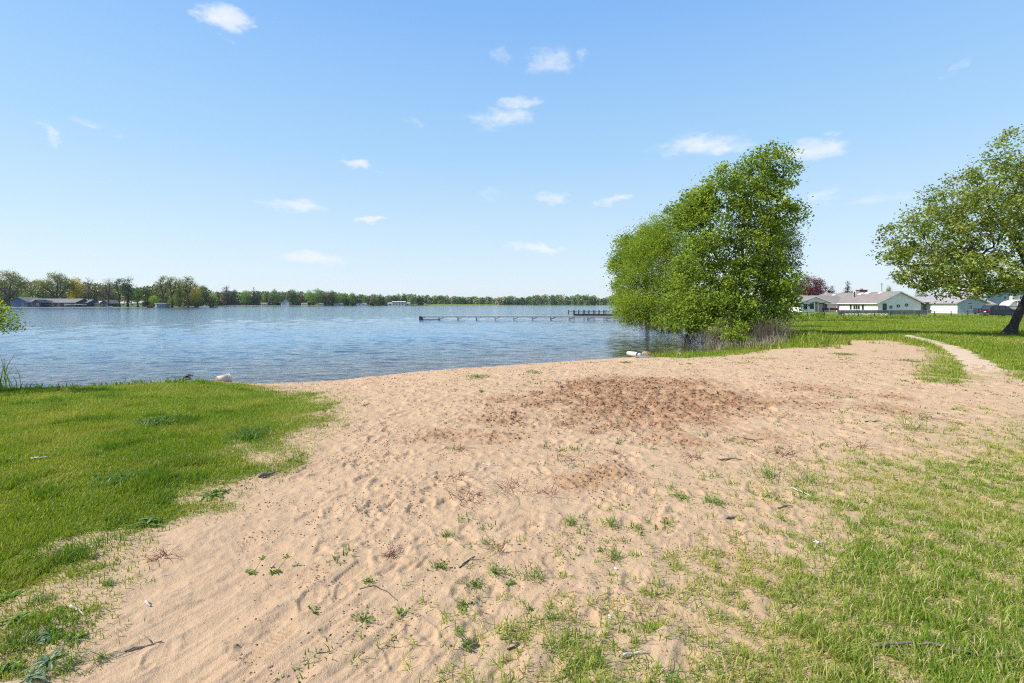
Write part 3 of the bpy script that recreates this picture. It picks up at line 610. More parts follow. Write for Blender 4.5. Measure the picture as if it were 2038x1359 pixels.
def window(root, face, u, z, w, h, plane, frame=WHITE_TRIM, panes=2, parent_name='window'):
    """face '-y': u along x on plane y; face '-x': u along y on plane x"""
    f = MB(); g = MB(); t = .09
    def bx(mb, u0, u1, z0, z1, d0, d1):
        if face == '-y': mb.box(u0, u1, plane - d1, plane - d0, z0, z1)
        else: mb.box(plane - d1, plane - d0, u0, u1, z0, z1)
    bx(f, u - w / 2 - t, u - w / 2, z - t, z + h + t, -.02, .06); bx(f, u + w / 2, u + w / 2 + t, z - t, z + h + t, -.02, .06)
    bx(f, u - w / 2, u + w / 2, z + h, z + h + t, -.02, .055); bx(f, u - w / 2, u + w / 2, z - t, z, -.02, .07)
    for k in range(1, panes): bx(f, u - w / 2 + w * k / panes - .03, u - w / 2 + w * k / panes + .03, z, z + h, .012, .05)
    bx(g, u - w / 2, u + w / 2, z, z + h, -.02, .01)
    o = f.build(parent_name, frame, root); g.build('pane', GLASS, o); return o
def door(root, face, u, z, w, h, plane, mat, trim=WHITE_TRIM):
    d = MB(); f = MB(); k = MB()
    def bx(mb, u0, u1, z0, z1, d0, d1):
        if face == '-y': mb.box(u0, u1, plane - d1, plane - d0, z0, z1)
        else: mb.box(plane - d1, plane - d0, u0, u1, z0, z1)
    bx(d, u - w / 2, u + w / 2, z, z + h, -.02, .04); bx(f, u - w / 2 - .1, u - w / 2, z, z + h + .1, -.02, .07); bx(f, u + w / 2, u + w / 2 + .1, z, z + h + .1, -.02, .07); bx(f, u - w / 2, u + w / 2, z + h, z + h + .1, -.02, .065)
    bx(k, u + w * .34, u + w * .40, z + h * .46, z + h * .50, .04, .1)
    o = d.build('door', mat, root); f.build('door_frame', trim, o); k.build('handle', STEEL, o); return o
def house(name, label, x0, x1, y0, y1, z0, h, rise, axis, wall, roof, group=None, wins=(), cat='house', over=.5):
    """wins: (face, u, z above base, w, h)"""
    root = empty(name, (x0, y0, z0), label, cat, group); w, d = x1 - x0, y1 - y0; mb = MB().box(0, w, 0, d, -.5, h)
    if axis == 'y': mb.prism([(0, h), (w, h), (w / 2, h + rise)], 0, d, 'y')
    else: mb.prism([(0, h), (d, h), (d / 2, h + rise)], 0, w, 'x')
    mb.build('wall', wall, root); r = MB()
    if axis == 'y': vroof(r, 0, w, 0, d, h, h + rise, 'y', over)
    else: vroof(r, 0, d, 0, w, h, h + rise, 'x', over)
    r.build('roof', roof, root)
    for face, u, z, ww, hh in wins: window(root, face, u, z, ww, hh, 0)
    return root
LG = 1.7
LEAFC = {k: leafmat('far_leaf_' + k, tuple(q * LG for q in a), tuple(q * LG for q in b), .38, tuple(q * LG for q in c) if c else None) for k, (a, b, c) in dict(
    olive=((.085, .115, .03), (.18, .205, .055), (.19, .16, .06)), green=((.06, .12, .022), (.15, .23, .04), None), dark=((.028, .062, .022), (.065, .11, .035), None),
    lime=((.14, .22, .025), (.25, .33, .05), None), brown=((.14, .095, .06), (.24, .19, .12), (.12, .13, .05)), yellow=((.26, .22, .02), (.42, .34, .03), None),
    grey=((.09, .12, .06), (.17, .20, .11), None), pine=((.022, .048, .026), (.05, .085, .042), None), purple=((.075, .018, .028), (.16, .045, .055), (.04, .012, .02)), blossom=((.24, .21, .15), (.36, .31, .23), None)).items()}
def proto(kind):
    z3 = (0, 0, 0); kw = dict(sides=5, seg=.9, group=None)
    def mk(stems, blobs, tips, leaves, ls, cr, tr, seed, **k):
        return tree('far_tree', 'x', 'tree', z3, stems, blobs, tips, leaves, ls, cr, tr, LEAFC['green'], BARK, seed, **{**kw, **k})
    st = lambda *p: [[z3] + list(p)]
    if kind == 'oak': return mk([[z3, (.1, 0, 2.2), (.2, 0, 4.5), (.3, .2, 7.5)], [z3, (.1, 0, 2.2), (1.6, .3, 4.4), (2.8, .3, 5.8)], [z3, (.1, 0, 2.0), (-1.6, .2, 4.2), (-3.1, 0, 5.4)]], [(0, 0, 8.2, 2.0, 2, 1.3), (-2.6, 0, 6.3, 1.9, 2, 1.2), (2.5, 0, 6.6, 1.9, 2, 1.3), (1.0, .5, 7.3, 1.6, 1.6, 1.3), (-3.8, 0, 5.0, .9, 1.2, .6), (3.8, 0, 5.0, .9, 1.2, .7)], 230, 19, .24, .34, .26, 101, shell=.4, tip_r=.02)
    if kind == 'oak_narrow': return mk([[z3, (.05, 0, 3.5), (-.6, 0, 6), (-.9, 0, 8.5)], [z3, (.05, 0, 3.5), (.8, .2, 6), (1.3, 0, 8.2)]], [(0, 0, 8.6, 1.7, 1.7, 1.2), (-1.3, 0, 7.2, 1.2, 1.5, 1.1), (1.4, 0, 7.0, 1.3, 1.5, 1.2), (.2, 0, 6.2, 1.4, 1.4, .8), (-.6, 0, 4.6, 1.5, 1.4, .8, .5), (1.0, 0, 4.4, 1.2, 1.2, .8, .5)], 200, 11, .23, .28, .24, 103, shell=.4, tip_r=.02)
    if kind == 'round': return mk(st((0, 0, 3), (.1, 0, 7)), [(0, 0, 6.6, 2.6, 2.6, 3.2), (-1.4, 0, 4.2, 2, 2, 2.2), (1.5, .2, 4.6, 2.1, 2.1, 2.4), (0, -.6, 2.4, 2.3, 2.0, 1.5)], 200, 20, .30, .46, .3, 105, shell=.3)
    if kind == 'round_b': return mk(st((0, 0, 3), (-.3, 0, 8)), [(-.4, 0, 7.2, 2.2, 2.2, 2.6), (1.6, 0, 5.2, 1.8, 2, 2), (-1.7, 0, 4.6, 1.9, 2, 2.2), (.2, -.4, 2.6, 2.6, 2, 1.7)], 200, 19, .30, .46, .3, 107, shell=.3)
    if kind == 'bush': return mk(st((0, 0, 2), (.2, 0, 6)), [(0, 0, 5.6, 4.4, 3.5, 4.2), (-3.2, 0, 3.6, 2.8, 2.6, 3.2), (3.2, 0, 3.9, 2.8, 2.6, 3.4)], 210, 19, .42, .75, .25, 109, shell=.3)
    if kind == 'tall': return mk(st((0, 0, 4), (.1, 0, 9)), [(0, 0, 7.6, 1.3, 1.3, 2.2), (-.5, 0, 5, 1.4, 1.4, 2), (.6, 0, 4, 1.3, 1.3, 2), (0, 0, 2.2, 1.4, 1.3, 1.3)], 160, 17, .26, .4, .26, 111, shell=.35)
    if kind == 'bare': return mk([[z3, (0, 0, 3.5), (-.4, 0, 8)], [z3, (0, 0, 3.2), (.9, 0, 6), (1.1, 0, 8)]], [(0, 0, 7.8, 1.9, 1.9, 1.9), (-1.2, 0, 5.8, 1.5, 1.5, 1.6), (1.3, 0, 5.8, 1.6, 1.5, 1.6)], 170, 3.2, .2, .3, .26, 113, tip_r=.025)
    if kind == 'pine': return mk(st((0, 0, 5), (0, 0, 9.8)), [(0, 0, 9.2, .35, .35, .8, 4), (0, 0, 7.6, .9, .9, .8, 1.6), (.1, 0, 5.8, 1.5, 1.5, .9), (-.1, 0, 3.9, 2.0, 2.0, .9), (0, 0, 2.0, 2.3, 2.3, .8)], 210, 16, .26, .3, .26, 115, up=.1)
PROTO, USED = {}, set()
def far_tree(kind, colour, px, top, D, label, base_z=None, wide=1.0, group=None, name='deciduous_tree', cat='tree', bark=None):
    x = X(px, D); z = g1(x, D) - .2 if base_z is None else base_z; H_ = Z(top, D) - z
    if kind not in PROTO: PROTO[kind] = proto(kind)
    if kind not in USED: o = PROTO[kind]; USED.add(kind)
    else: o = copy_tree(PROTO[kind])
    o.name = name; s = H_ / 9.6; o.location = (x, D, z); o.scale = (s * wide, s * wide, s); o.rotation_euler = (0, 0, random.uniform(0, 6.28) if kind not in ('oak', 'oak_narrow', 'bush') else random.uniform(-.35, .35))
    for c in o.children:
        sl = c.material_slots[0]; sl.link = 'OBJECT'; sl.material = LEAFC[colour] if c.name.startswith('crown') else (bark or BARK)
    for k_ in ('label', 'group'):
        if k_ in o.keys(): del o[k_]
    return tag(o, label, cat, group)
GL, GM = 'trees along the left shore', 'trees along the middle of the far shore'
LEFT = [('oak', 'olive', 18, 537, 322, 'tall brownish open-crowned tree at the left end of the far shore', .95), ('oak', 'olive', 112, 541, 338, 'largest spreading olive oak, standing behind the long navy house', 1.0),
        ('round', 'yellow', 152, 553, 345, 'golden yellow leafing tree just right of the large spreading oak', .8), ('bare', 'brown', 176, 551, 335, 'thin nearly bare tree right of the golden yellow tree', .8),
        ('bare', 'grey', 216, 552, 326, 'pale bare forked tree right beside the small grey gabled cottage', 1.1), ('oak_narrow', 'dark', 238, 554, 327, 'dark green topped tree in front of the low white house', 1.0),
        ('tall', 'dark', 254, 552, 326, 'dark upright tree with a forked top left of the white-roofed boathouse', 1.2), ('tall', 'green', 274, 571, 325, 'shorter green tree right of the dark forked tree on the left shore', 1.3),
        ('oak_narrow', 'olive', 325, 549, 323, 'tall dark-trunked tree rising just behind the white-roofed boathouse', .9), ('oak_narrow', 'olive', 342, 551, 322, 'second tall tree right of the boathouse with branches forking low', .85),
        ('round_b', 'olive', 358, 556, 328, 'bushy olive tree between the two tallest trunks right of the boathouse', .75), ('oak_narrow', 'olive', 374, 550, 322, 'thick straight trunk with a vase-shaped brownish crown near the point', .95),
        ('round', 'yellow', 389, 565, 326, 'yellowish tree right of the vase-shaped crown near the point', .75), ('round', 'dark', 405, 569, 337, 'rounded dark tree closing the left shore point', .9),
        ('bush', 'lime', 306, 588, 332, 'low pale green bush behind the white-roofed boathouse', .8), ('bush', 'dark', 290, 596, 330, 'low dark bush left of the white-roofed boathouse', .8), ('bush', 'green', 50, 582, 345, 'bright green rounded bush behind the blue house', .8),
        ('bush', 'green', 82, 586, 348, 'green bush behind the left part of the navy house', .7), ('round', 'olive', 75, 556, 365, 'olive tree behind the gap between blue and navy houses', .8), ('bush', 'green', 345, 590, 331, 'light green shrub under the tall trees right of the boathouse', .8),
        ('bush', 'grey', 393, 588, 327, 'grey green shrub at the foot of the yellowish tree on the point', .7), ('bush', 'lime', 424, 583, 352, 'pale green rounded tree just past the tip of the left shore', .6)]
for k, c, px, top, D, lab, w in LEFT: far_tree(k, c, px, top, D, lab, wide=w, group=GL)
def dmid(px): return float(np.interp(px, [400, 450, 640, 760, 830], [600, 640, 662, 700, 760]))
MID = [('round', 'dark', 403, 569, 'dark tree at the left start of the middle shore', .7), ('bush', 'lime', 420, 582, 'pale green rounded tree left of the brownish blossom tree', .6), ('tall', 'pine', 433, 579, 'thin dark spire between pale green and brownish trees', .8), ('round', 'brown', 444, 580, 'brownish budding tree left of the dark tall pines', .8),
       ('tall', 'pine', 450, 569, 'tallest dark pine of the middle shore, left of its twin', 1.2), ('tall', 'pine', 466, 576, 'dark pine right beside the tallest dark pine', 1.3), ('round', 'green', 490, 578, 'broad green tree right of the two dark pines', 1.2), ('pine', 'pine', 505, 573, 'lone dark pine poking above the broad green tree', .7),
       ('round', 'dark', 512, 585, 'squat dark tree with a pine top over it', .9), ('tall', 'lime', 525, 582, 'narrow yellow green tree left of the grey gabled house', 1.1), ('round', 'grey', 538, 583, 'grey green tree two left of the grey gabled house', .8), ('round_b', 'green', 547, 576, 'green pointed tree just left of the grey gabled house', .8),
       ('round', 'grey', 563, 581, 'pale grey green tree rising behind the grey gabled house', .8), ('round', 'dark', 581, 576, 'dark round crown right above the grey gabled house', 1.0), ('bush', 'green', 586, 592, 'low green tree right of the grey gabled house', .7), ('bush', 'grey', 595, 594, 'low grey green shrub beside the low green tree', .6),
       ('tall', 'brown', 601, 581, 'tan slender tree between dark round crown and the broad wood', 1.0), ('round_b', 'lime', 616, 578, 'bright olive crown at the left of the broad wood', 1.0), ('round', 'green', 632, 575, 'highest green crown in the middle of the broad wood', 1.2), ('bush', 'lime', 634, 588, 'bright lime tree low in front of the broad wood', .7),
       ('bush', 'dark', 612, 594, 'dark low shrub in front of the broad wood', .6), ('round', 'brown', 648, 580, 'brown twiggy crown within the broad wood', 1.1), ('round_b', 'dark', 662, 579, 'dark right shoulder of the broad wood', 1.0), ('bush', 'lime', 671, 589, 'yellow green tree right below the dark shoulder', .8),
       ('round', 'green', 682, 584, 'green crown left of the white lakeside cottage', 1.1), ('bush', 'dark', 690, 594, 'dark shrub in front of the green crown', .6), ('round_b', 'green', 702, 583, 'leafy green crown above the white lakeside cottage', 1.1), ('round', 'green', 727, 587, 'green tree right of the white lakeside cottage', 1.1),
       ('round', 'brown', 742, 585, 'tan budding tree left of the large pale villa', 1.0), ('bush', 'yellow', 752, 597, 'yellowish bush just left of the large pale villa', .5), ('tall', 'dark', 756, 585, 'dark pair of tops left of the large pale villa', 1.3), ('round', 'grey', 774, 587, 'grey green crown behind the left of the large pale villa', 1.0),
       ('tall', 'grey', 793, 584, 'pale grey tree over the large pale villa', 1.2), ('tall', 'pine', 804, 583, 'dark top over the right end of the large pale villa', 1.2), ('round', 'grey', 820, 587, 'grey green crown right of the large pale villa', 1.0)]
for k, c, px, top, lab, w in MID: far_tree(k, c, px, top, dmid(px), lab, wide=w, group=GM)
# woods that read as one mass
def wood(name, spots, leaves, ls, mat_by=None, label=''):
    r2 = np.random.default_rng(hash(name) % 1000 if False else len(name)); P_, Vv = [], []
    for x, y, z, w, h, v in spots:
        nb = 5; bl = [(x + r2.normal(0, w * .28), y + r2.normal(0, w * .2), z + h * r2.uniform(.3, .82), w * .34, w * .34, h * .2) for _ in range(nb)] + [(x, y, z + h * .78, w * .32, w * .32, h * .2), (x, y, z + h * .25, w * .42, w * .42, h * .25)]
        p = blob_points(bl, leaves, r2, .35); P_.append(p); Vv.append(np.clip(v + r2.normal(0, .10, leaves), 0, 1))
    c = np.concatenate(P_); V_, F_ = leaf_quads(c, ls, r2, .3, .8); m, nt, b, out = newmat(name + '_leaf')
    cr = nd(nt, 'ShaderNodeValToRGB'); nt.links.new(attr(nt, 'v'), cr.inputs[0]); E = cr.color_ramp.elements
    for i, (p, col) in enumerate(mat_by):
        if i < 2: e = E[i]; e.position = p
        else: e = E.new(p)
        e.color = c4(col)
    nt.links.new(cr.outputs[0], b.inputs['Base Color']); b.inputs['Roughness'].default_value = .7
    return tag(link(name, mesh_np(name, V_, F_, m, False, {'v': np.repeat(np.concatenate(Vv), 4)})), label, 'woodland', kind='stuff')
RAMP = [(0, (0.078, 0.130, 0.058)), (1, (0.442, 0.377, 0.260)), (.3, (0.169, 0.247, 0.078)), (.5, (0.247, 0.351, 0.091)), (.68, (0.338, 0.442, 0.117)), (.84, (0.312, 0.273, 0.169))]
RAMPH = [(0, (0.104, 0.156, 0.058)), (1, (0.390, 0.299, 0.195)), (.3, (0.247, 0.286, 0.091)), (.5, (0.338, 0.325, 0.130)), (.7, (0.429, 0.416, 0.130)), (.85, (0.312, 0.234, 0.156))]
r9 = np.random.default_rng(77)
hs = []
for i in range(230):
    px = r9.uniform(-120, 425); D = r9.uniform(345, 420); top = np.interp(px, [-120, 0, 60, 150, 200, 300, 340, 400, 425], [554, 556, 558, 558, 563, 566, 564, 570, 582]) + r9.uniform(-2, 9); x = X(px, D); z = g1(x, D); h = Z(top, D) - z
    if h > 4: hs.append((x, D, z, h * r9.uniform(.5, .75), h, r9.random()))
wood('hillside_wood', hs, 420, 1.15, RAMPH, 'brown and olive spring wood covering the slope behind the left shore')
ms = []
for i in range(190):
    px = r9.uniform(380, 840); D = dmid(px) + r9.uniform(12, 50); top = np.interp(px, [380, 600, 660, 720, 840], [579, 578, 579, 585, 587]) + r9.uniform(-1, 8); x = X(px, D); z = g1(x, D); h = Z(top, D) - z; ms.append((x, D, z, h * .7, h, r9.random()))
for i in range(300):
    px = r9.uniform(800, 1330); D = np.interp(px, [800, 860, 960, 1330], [800, 900, 985, 1015]) + r9.uniform(6, 70); top = 587.5 + 2.2 * math.sin(px * .021) + r9.uniform(-1.5, 9); x = X(px, D); z = g1(x, D); h = Z(top, D) - z; ms.append((x, D, z, h * r9.uniform(.5, .8), h, r9.random()))
wood('distant_wood', ms, 360, 1.9, RAMP, 'distant green wood lining the far side of the lake')

GH = 'houses on the far shore'
def fz(px, D): return g1(X(px, D), D)
D = 330; house('lake_house', 'bright blue gabled house at the left end of the far shore', X(20, D), X(54, D), D, D + 12, fz(40, D), 3.6, 2.6, 'y', BLUE, ROOF_GREY, GH, [('-y', 2.6, 1.2, 1.2, 1.2), ('-y', 8.2, .2, 1.2, 2.2)], over=.8)
D = 326
h_ = house('lake_house', 'long low navy blue house with a grey roof on the far shore', X(54, D), X(150, D), D, D + 12, fz(100, D), 2.9, 2.4, 'x', NAVY, ROOF_GREY, GH, [('-y', 12.0, .9, 1.5, 1.5), ('-y', 20.5, .2, .9, 2.1), ('-y', 16.5, .8, 1.6, 1.2), ('-y', 25, .8, 1.6, 1.2), ('-y', 3.5, .9, 1.5, 1.2)], over=.7)
w_ = MB(); w_.box(7.0, 12.5, -4, -.003, -.5, 2.9).prism([(7.0, 2.9), (12.5, 2.9), (9.75, 4.6)], -4, -.003, 'y'); w_.build('front_wing', NAVY, h_)
rr_ = MB(); vroof(rr_, 7.0, 12.5, -4, 2, 2.9, 4.6, 'y', .5); rr_.build('front_wing_roof', ROOF_GREY, h_); window(h_, '-y', 10.6, .9, 1.3, 1.4, -4)
D = 331; house('lake_house', 'low navy wing house with a brown-grey roof right of the long navy house', X(151, D), X(174, D), D, D + 10, fz(160, D), 2.8, 2.2, 'x', NAVY, ROOF_GREY, GH, [('-y', 2, .8, 1.2, 1.2), ('-y', 5, .8, 1.2, 1.2)])
D = 328; house('lake_cottage', 'small grey gabled cottage with white windows beside the bare forked tree', X(199, D), X(216, D), D, D + 9, fz(205, D), 2.4, 1.9, 'y', NAVY, ROOF_GREY, GH, [('-y', 1.5, .9, .9, 1.0), ('-y', 4.0, .9, .9, 1.0)], 'cottage')
D = 336; house('lake_cottage', 'low pale cottage with a light roof behind the grey gabled cottage', X(178, D), X(200, D), D, D + 9, fz(190, D), 2.0, 1.8, 'x', TAN, plain('pale_roof', (.5, .48, .46), (.42, .4, .38), 1), GH, [('-y', 2, .8, 1, .8)], 'cottage')
D = 345; house('lake_cottage', 'low white house half hidden by trunks on the left shore', X(237, D), X(284, D), D, D + 9, fz(260, D), 2.3, 1.8, 'x', WHITE, plain('pale_roof', (.5,) * 3), GH, [('-y', 3, .8, 1.2, 1), ('-y', 9, .8, 1.2, 1)], 'cottage')
D = 318.5
bh = empty('boathouse', (X(309, D), D, fz(318, D)), 'little boathouse with a flat white roof at the water on the left shore', 'boathouse')
MB().box(0, 6.4, 0, 4, -.6, 2.6).build('wall', plain('boathouse_grey', (.26, .29, .29), (.18, .2, .2), 1), bh); MB().box(-.3, 6.9, -.5, 4.4, 2.61, 2.95).build('roof', WHITE_TRIM, bh); MB().box(-.02, 1.0, -.04, 0.02, 0, 2.3).build('end_panel', WHITE_TRIM, bh); door(bh, '-y', 3.2, 0, 1.6, 2.0, 0, plain('blue_grey_door', (.2, .25, .3)))
def small_boat(label, px, D, L_, mat, group, name='motor_boat', cover=None):
    root = empty(name, (X(px, D), D, WATER_Z), label, 'boat', group); prof = []; V_ = []; F_ = []; n = 7
    for i in range(n):
        f = i / (n - 1); hw = .9 * math.sin(min(1, (1 - f) * 1.6) * math.pi / 2); x = (f - .5) * L_
        V_ += [(x, -hw, .75 + .2 * f), (x, -hw * .7, .0), (x, 0, -.15 + .2 * f * f), (x, hw * .7, .0), (x, hw, .75 + .2 * f)]
        if i:
            for k in range(4): F_.append(((i - 1) * 5 + k, (i - 1) * 5 + k + 1, i * 5 + k + 1, i * 5 + k))
    F_.append((0, 1, 2, 3, 4)); mb = MB().add(V_, F_); mb.add([(v[0], v[1] * .97, v[2] - .06) for v in V_ if V_.index(v) % 5 in (0, 4)], [(i * 2, i * 2 + 1, i * 2 + 3, i * 2 + 2) for i in range(n - 1)]); mb.build('hull', mat, root)
    MB().prism([(-.1 * L_, .8), (.22 * L_, .85), (.12 * L_, 1.35), (-.06 * L_, 1.35)], -.6, .6, 'y').build('cabin', cover or GLASS, root); return root
GB = 'boats moored on the left shore'
small_boat('white motor boat moored by the point of the left shore', 407, 318, 6.0, WHITE_TRIM, GB, cover=TAN); small_boat('tiny white boat moored in front of the bare forked tree', 219, 314, 3.4, WHITE_TRIM, GB)
small_boat('red-brown boat lying just left of the white-roofed boathouse', 300, 316, 3.6, plain('red_brown_paint', (.3, .09, .06)), GB)
def canopy_lift(label, px, D, w):
    root = empty('boat_lift', (X(px, D), D, WATER_Z), label, 'boat lift', 'canopied boat lifts'); MB().prism([(-w / 2, 1.8), (w / 2, 1.8), (w / 2 - .4, 2.35), (-w / 2 + .4, 2.35)], -1.5, 1.5, 'y').build('canopy', TAN, root)
    for sx in (-1, 1):
        for sy in (-1, 1): MB().tube([(sx * w * .42, sy * 1.3, -1.5), (sx * w * .42, sy * 1.3, 1.8)], .07, 5).build('leg', STEEL, root)
canopy_lift('boat lift with a tan canopy before the right half of the navy house', 138, 313, 4.4); canopy_lift('boat lift with a tan canopy at the right corner of the navy house', 160, 313, 5.6)
def dock(name, label, x0, x1, y, w, ztop, step, mat, parts=True, brace=True, posts=0, thick=.12, lead=None):
    root = empty(name, (x0, y, WATER_Z), label, 'dock'); L_ = x1 - x0; n = max(1, round(L_ / step)); st = L_ / n; zt = ztop - WATER_Z
    for i in range(n): MB().box(i * st + .01, (i + 1) * st - .01, -w / 2, w / 2, zt - thick, zt).build('deck_panel', mat, root, bevel=0)
    for i in range(n + (0 if lead is None else 1)):
        for sy in (-1, 1):
            mb = MB().tube([(i * st + .06, sy * (w / 2 - .06), -1.6), (i * st + .06, sy * (w / 2 - .06), zt - thick if not posts else zt + posts)], .05 if not posts else .09, 6)
            if brace: mb.tube([(i * st + .08, sy * (w / 2 - .07), .08), (i * st + .75, sy * (w / 2 - .07), zt - thick)], .03, 5)
            mb.build('leg', STEEL if not posts else DARK, root)
    return root
DKW = plain('pale_dock_boards', (.55, .52, .48), (.40, .37, .33), 3, .9)
dk = dock('pier', 'long narrow pale dock on thin braced legs across the lake view', X(836, 72), X(1318, 72), 72, 1.25, .09, 2.72, DKW, thick=.2)
MB().box(0.0, .32, -.72, .72, -.1, .52).build('end_box', DARK, dk); MB().box(.33, 2.9, -.66, -.63, .02, .1).build('lower_rail', DARK, dk)
dock('mooring_dock', 'dark wooden dock with tall posts behind the long pale dock', X(1142, 97), X(1222, 97), 97, 1.5, -.13, 1.98, DARK, brace=False, posts=.75, lead=1, thick=.3)
dock('mooring_dock', 'thin low dock farthest out, behind the dock with tall posts', X(1131, 122), X(1212, 122), 122, 1.0, .02, 2.4, WOOD, brace=False, posts=.35, thick=.14)
D = 636; house('lake_house', 'grey blue steep-gabled house in the middle of the far shore', X(558, D + 8), X(574, D + 8), dmid(566) - 8, dmid(566) + 3, .3, 3.2, 3.8, 'y', GREYBLUE, plain('slate_roof', (.24, .26, .33), (.2, .22, .28), 1), GH, [('-y', 5, 1, 1.5, 1.4), ('-y', 3.5, 4.0, 1.2, 1.2)])
for lab, px, w, wm in (('low white cottage with a flat front right of the lime tree on the middle shore', 636, 8, TAN), ('low tan cottage between yellow green trees on the middle shore', 673, 11, TAN), ('white lakeside cottage under leafy green crowns on the middle shore', 719, 13, WHITE), ('small white cottage near the start of the broad wood', 605, 7, WHITE), ('tiny pale cottage left of the grey gabled house on the middle shore', 525, 7, TAN)):
    d_ = dmid(px) - 7; house('lake_cottage', lab, X(px, d_) - w / 2, X(px, d_) + w / 2, d_, d_ + 5, .1, 2.0, 1.3, 'x', wm, ROOF_GREY, GH, [('-y', w * .3, .8, 1.3, 1.2), ('-y', w * .7, .8, 1.3, 1.2)], 'cottage')
d_ = 690; vl = house('lake_villa', 'large pale two-storey villa at the right of the middle shore', X(780, d_), X(806, d_), d_, d_ + 10, .0, 4.6, 1.0, 'x', TAN, TAN, GH, [('-y', x_, z_, 1.8, 1.5) for x_ in (2.5, 6.5, 10.5, 14.5) for z_ in (.6, 3.3)], 'villa')
for a_, b_ in ((-6.2, -.01), (17.95, 24.0)):
    MB().box(a_, b_, 1, 9, -.3, 2.7).build('side_wing', TAN, vl); r_ = MB(); vroof(r_, 1, 9, a_, b_, 2.7, 3.7, 'x', .4); r_.build('wing_roof', TAN, vl)
    window(vl, '-y', (a_ + b_) / 2, .6, 2.4, 1.4, 1)

# ------------------------------------------------------------------ the neighbourhood at the right
BRICK = plain('orange_brick', (.42, .17, .08), (.30, .11, .055), 3, .9, .01, 16); SHUT = plain('black_green_shutter', (.03, .045, .04)); DKGREEN = plain('dark_green_door', (.035, .07, .05)); RED = plain('dark_red_paint', (.16, .03, .03), (.1, .02, .02), 3, .6)
def main_house():
    z0 = -.25; x0, x1, y0, y1 = 83.7, 93.6, 115, 143
    root = empty('ranch_house', (x0, y0, z0), 'long white ranch house with a brown roof and brick chimney behind the lawn', 'house'); h, rise = 2.4, 2.45
    MB().box(0, x1 - x0, 0, y1 - y0, -.4, h).prism([(0, h), (x1 - x0, h), ((x1 - x0) / 2, h + rise)], 0, y1 - y0, 'y').build('wall', WHITE, root)
    r = MB(); vroof(r, 0, x1 - x0, 0, y1 - y0, h, h + rise, 'y', .55); rf = r.build('roof', ROOF_BROWN, root)
    t = MB(); sl = rise / ((x1 - x0) / 2)
    for sg in (0, 1):
        a = -.55 if sg == 0 else x1 - x0 + .55; m = (x1 - x0) / 2; lo = h - .55 * sl
        t.prism([(a, lo - .06), (m, h + rise - .06), (m, h + rise + .10), (a, lo + .10)] if sg == 0 else [(m, h + rise - .06), (a, lo - .06), (a, lo + .10), (m, h + rise + .10)], -.60, -.552, 'y')
    t.box(-.62, -.553, -.5, y1 - y0, h - .55 * sl - .02, h - .55 * sl + .17); t.build('fascia', WHITE_TRIM, root)
    # chimney, vent pipe, skylights on the roof
    ch = MB().box(5.0, 7.0, 13.2, 14.6, h + 1.6, h + 3.15).build('chimney', BRICK, rf); MB().box(4.9, 7.1, 13.1, 14.7, h + 3.152, h + 3.3).build('chimney_cap', plain('cap_dark', (.05, .05, .05)), ch); MB().tube([(6, 13.9, h + 3.3), (6, 13.9, h + 3.62)], .3, 10).build('flue', STEEL, ch)
    MB().tube([(2.6, 11.6, h + 1.2), (2.6, 11.6, h + 2.75)], .12, 8).build('vent_pipe', DARK, rf)
    def onroof(u, y, w, l, name, mat):
        zz = lambda q: h + q * sl + .19
        MB().prism([(u, zz(u)), (u + w, zz(u + w)), (u + w, zz(u + w) + .12), (u, zz(u) + .12)], y, y + l, 'y').build(name, mat, rf)
    onroof(3.6, 10.8, .8, 1.2, 'skylight', WHITE_TRIM); onroof(3.9, 8.6, .8, 1.6, 'skylight', WHITE_TRIM); onroof(4.0, 4.6, .6, .9, 'skylight', WHITE_TRIM); onroof(3.4, 21, .6, 1.2, 'skylight', WHITE_TRIM)
    window(root, '-x', 7.0, .75, 2.3, 1.0, 0, panes=3)
    for yy in (9.15, 4.85): MB().box(-.05, .02, yy - .33, yy + .33, .7, 1.85).build('shutter', SHUT, root)
    d = door(root, '-y', 1.55, .2, .95, 2.0, 0, SHUT); MB().box(1.25, 1.85, -.055, -.042, .9, 2.0).build('door_glass', GLASS, d)
    # wing with the front gable and porch
    w = MB().box(-11.6, -.003, 14, 22, -.4, 2.4).prism([(14, 2.4), (22, 2.4), (18, 4.2)], -11.6, -.003, 'x'); w.build('wing_wall', WHITE, root)
    r = MB(); vroof(r, 14, 22, -11.6, 2.0, 2.4, 4.2, 'x', .6, .15); r.build('wing_roof', ROOF_BROWN, root)
    g = MB().prism([(-12.1, 2.4), (-4.3, 2.4), (-8.2, 3.85)], 10.2, 10.4, 'y'); g.box(-11.5, -8.1, 10.21, 13.99, -.4, 2.39); g.build('front_gable', WHITE, root)
    r = MB(); vroof(r, -12.1, -4.3, 10.3, 16.5, 2.4, 3.85, 'y', .45, .15); r.build('gable_roof', ROOF_BROWN, root)
    t = MB(); lo = 2.4 - .45 * 1.45 / 3.9
    t.prism([(-12.55, lo - .05), (-8.2, 3.82), (-8.2, 4.06), (-12.55, lo + .2)], 9.78, 9.84, 'y').prism([(-8.2, 3.82), (-3.85, lo - .05), (-3.85, lo + .2), (-8.2, 4.06)], 9.78, 9.84, 'y').box(-3.84, -.62, 13.33, 13.39, 2.06, 2.3); t.build('gable_fascia', WHITE_TRIM, root)
    window(root, '-y', -9.0, .95, .8, 1.2, 10.21, SHUT, 1); MB().box(-9.0, -7.4, 10.1, 10.19, 2.45, 2.6).build('gable_ornament', DARK, root)
    door(root, '-y', -6.2, .15, 1.05, 2.05, 14, DKGREEN); window(root, '-y', -3.4, .8, 1.0, 1.3, 14, panes=2); window(root, '-y', -10.6, .8, .7, 1.2, 10.21, SHUT, 1)
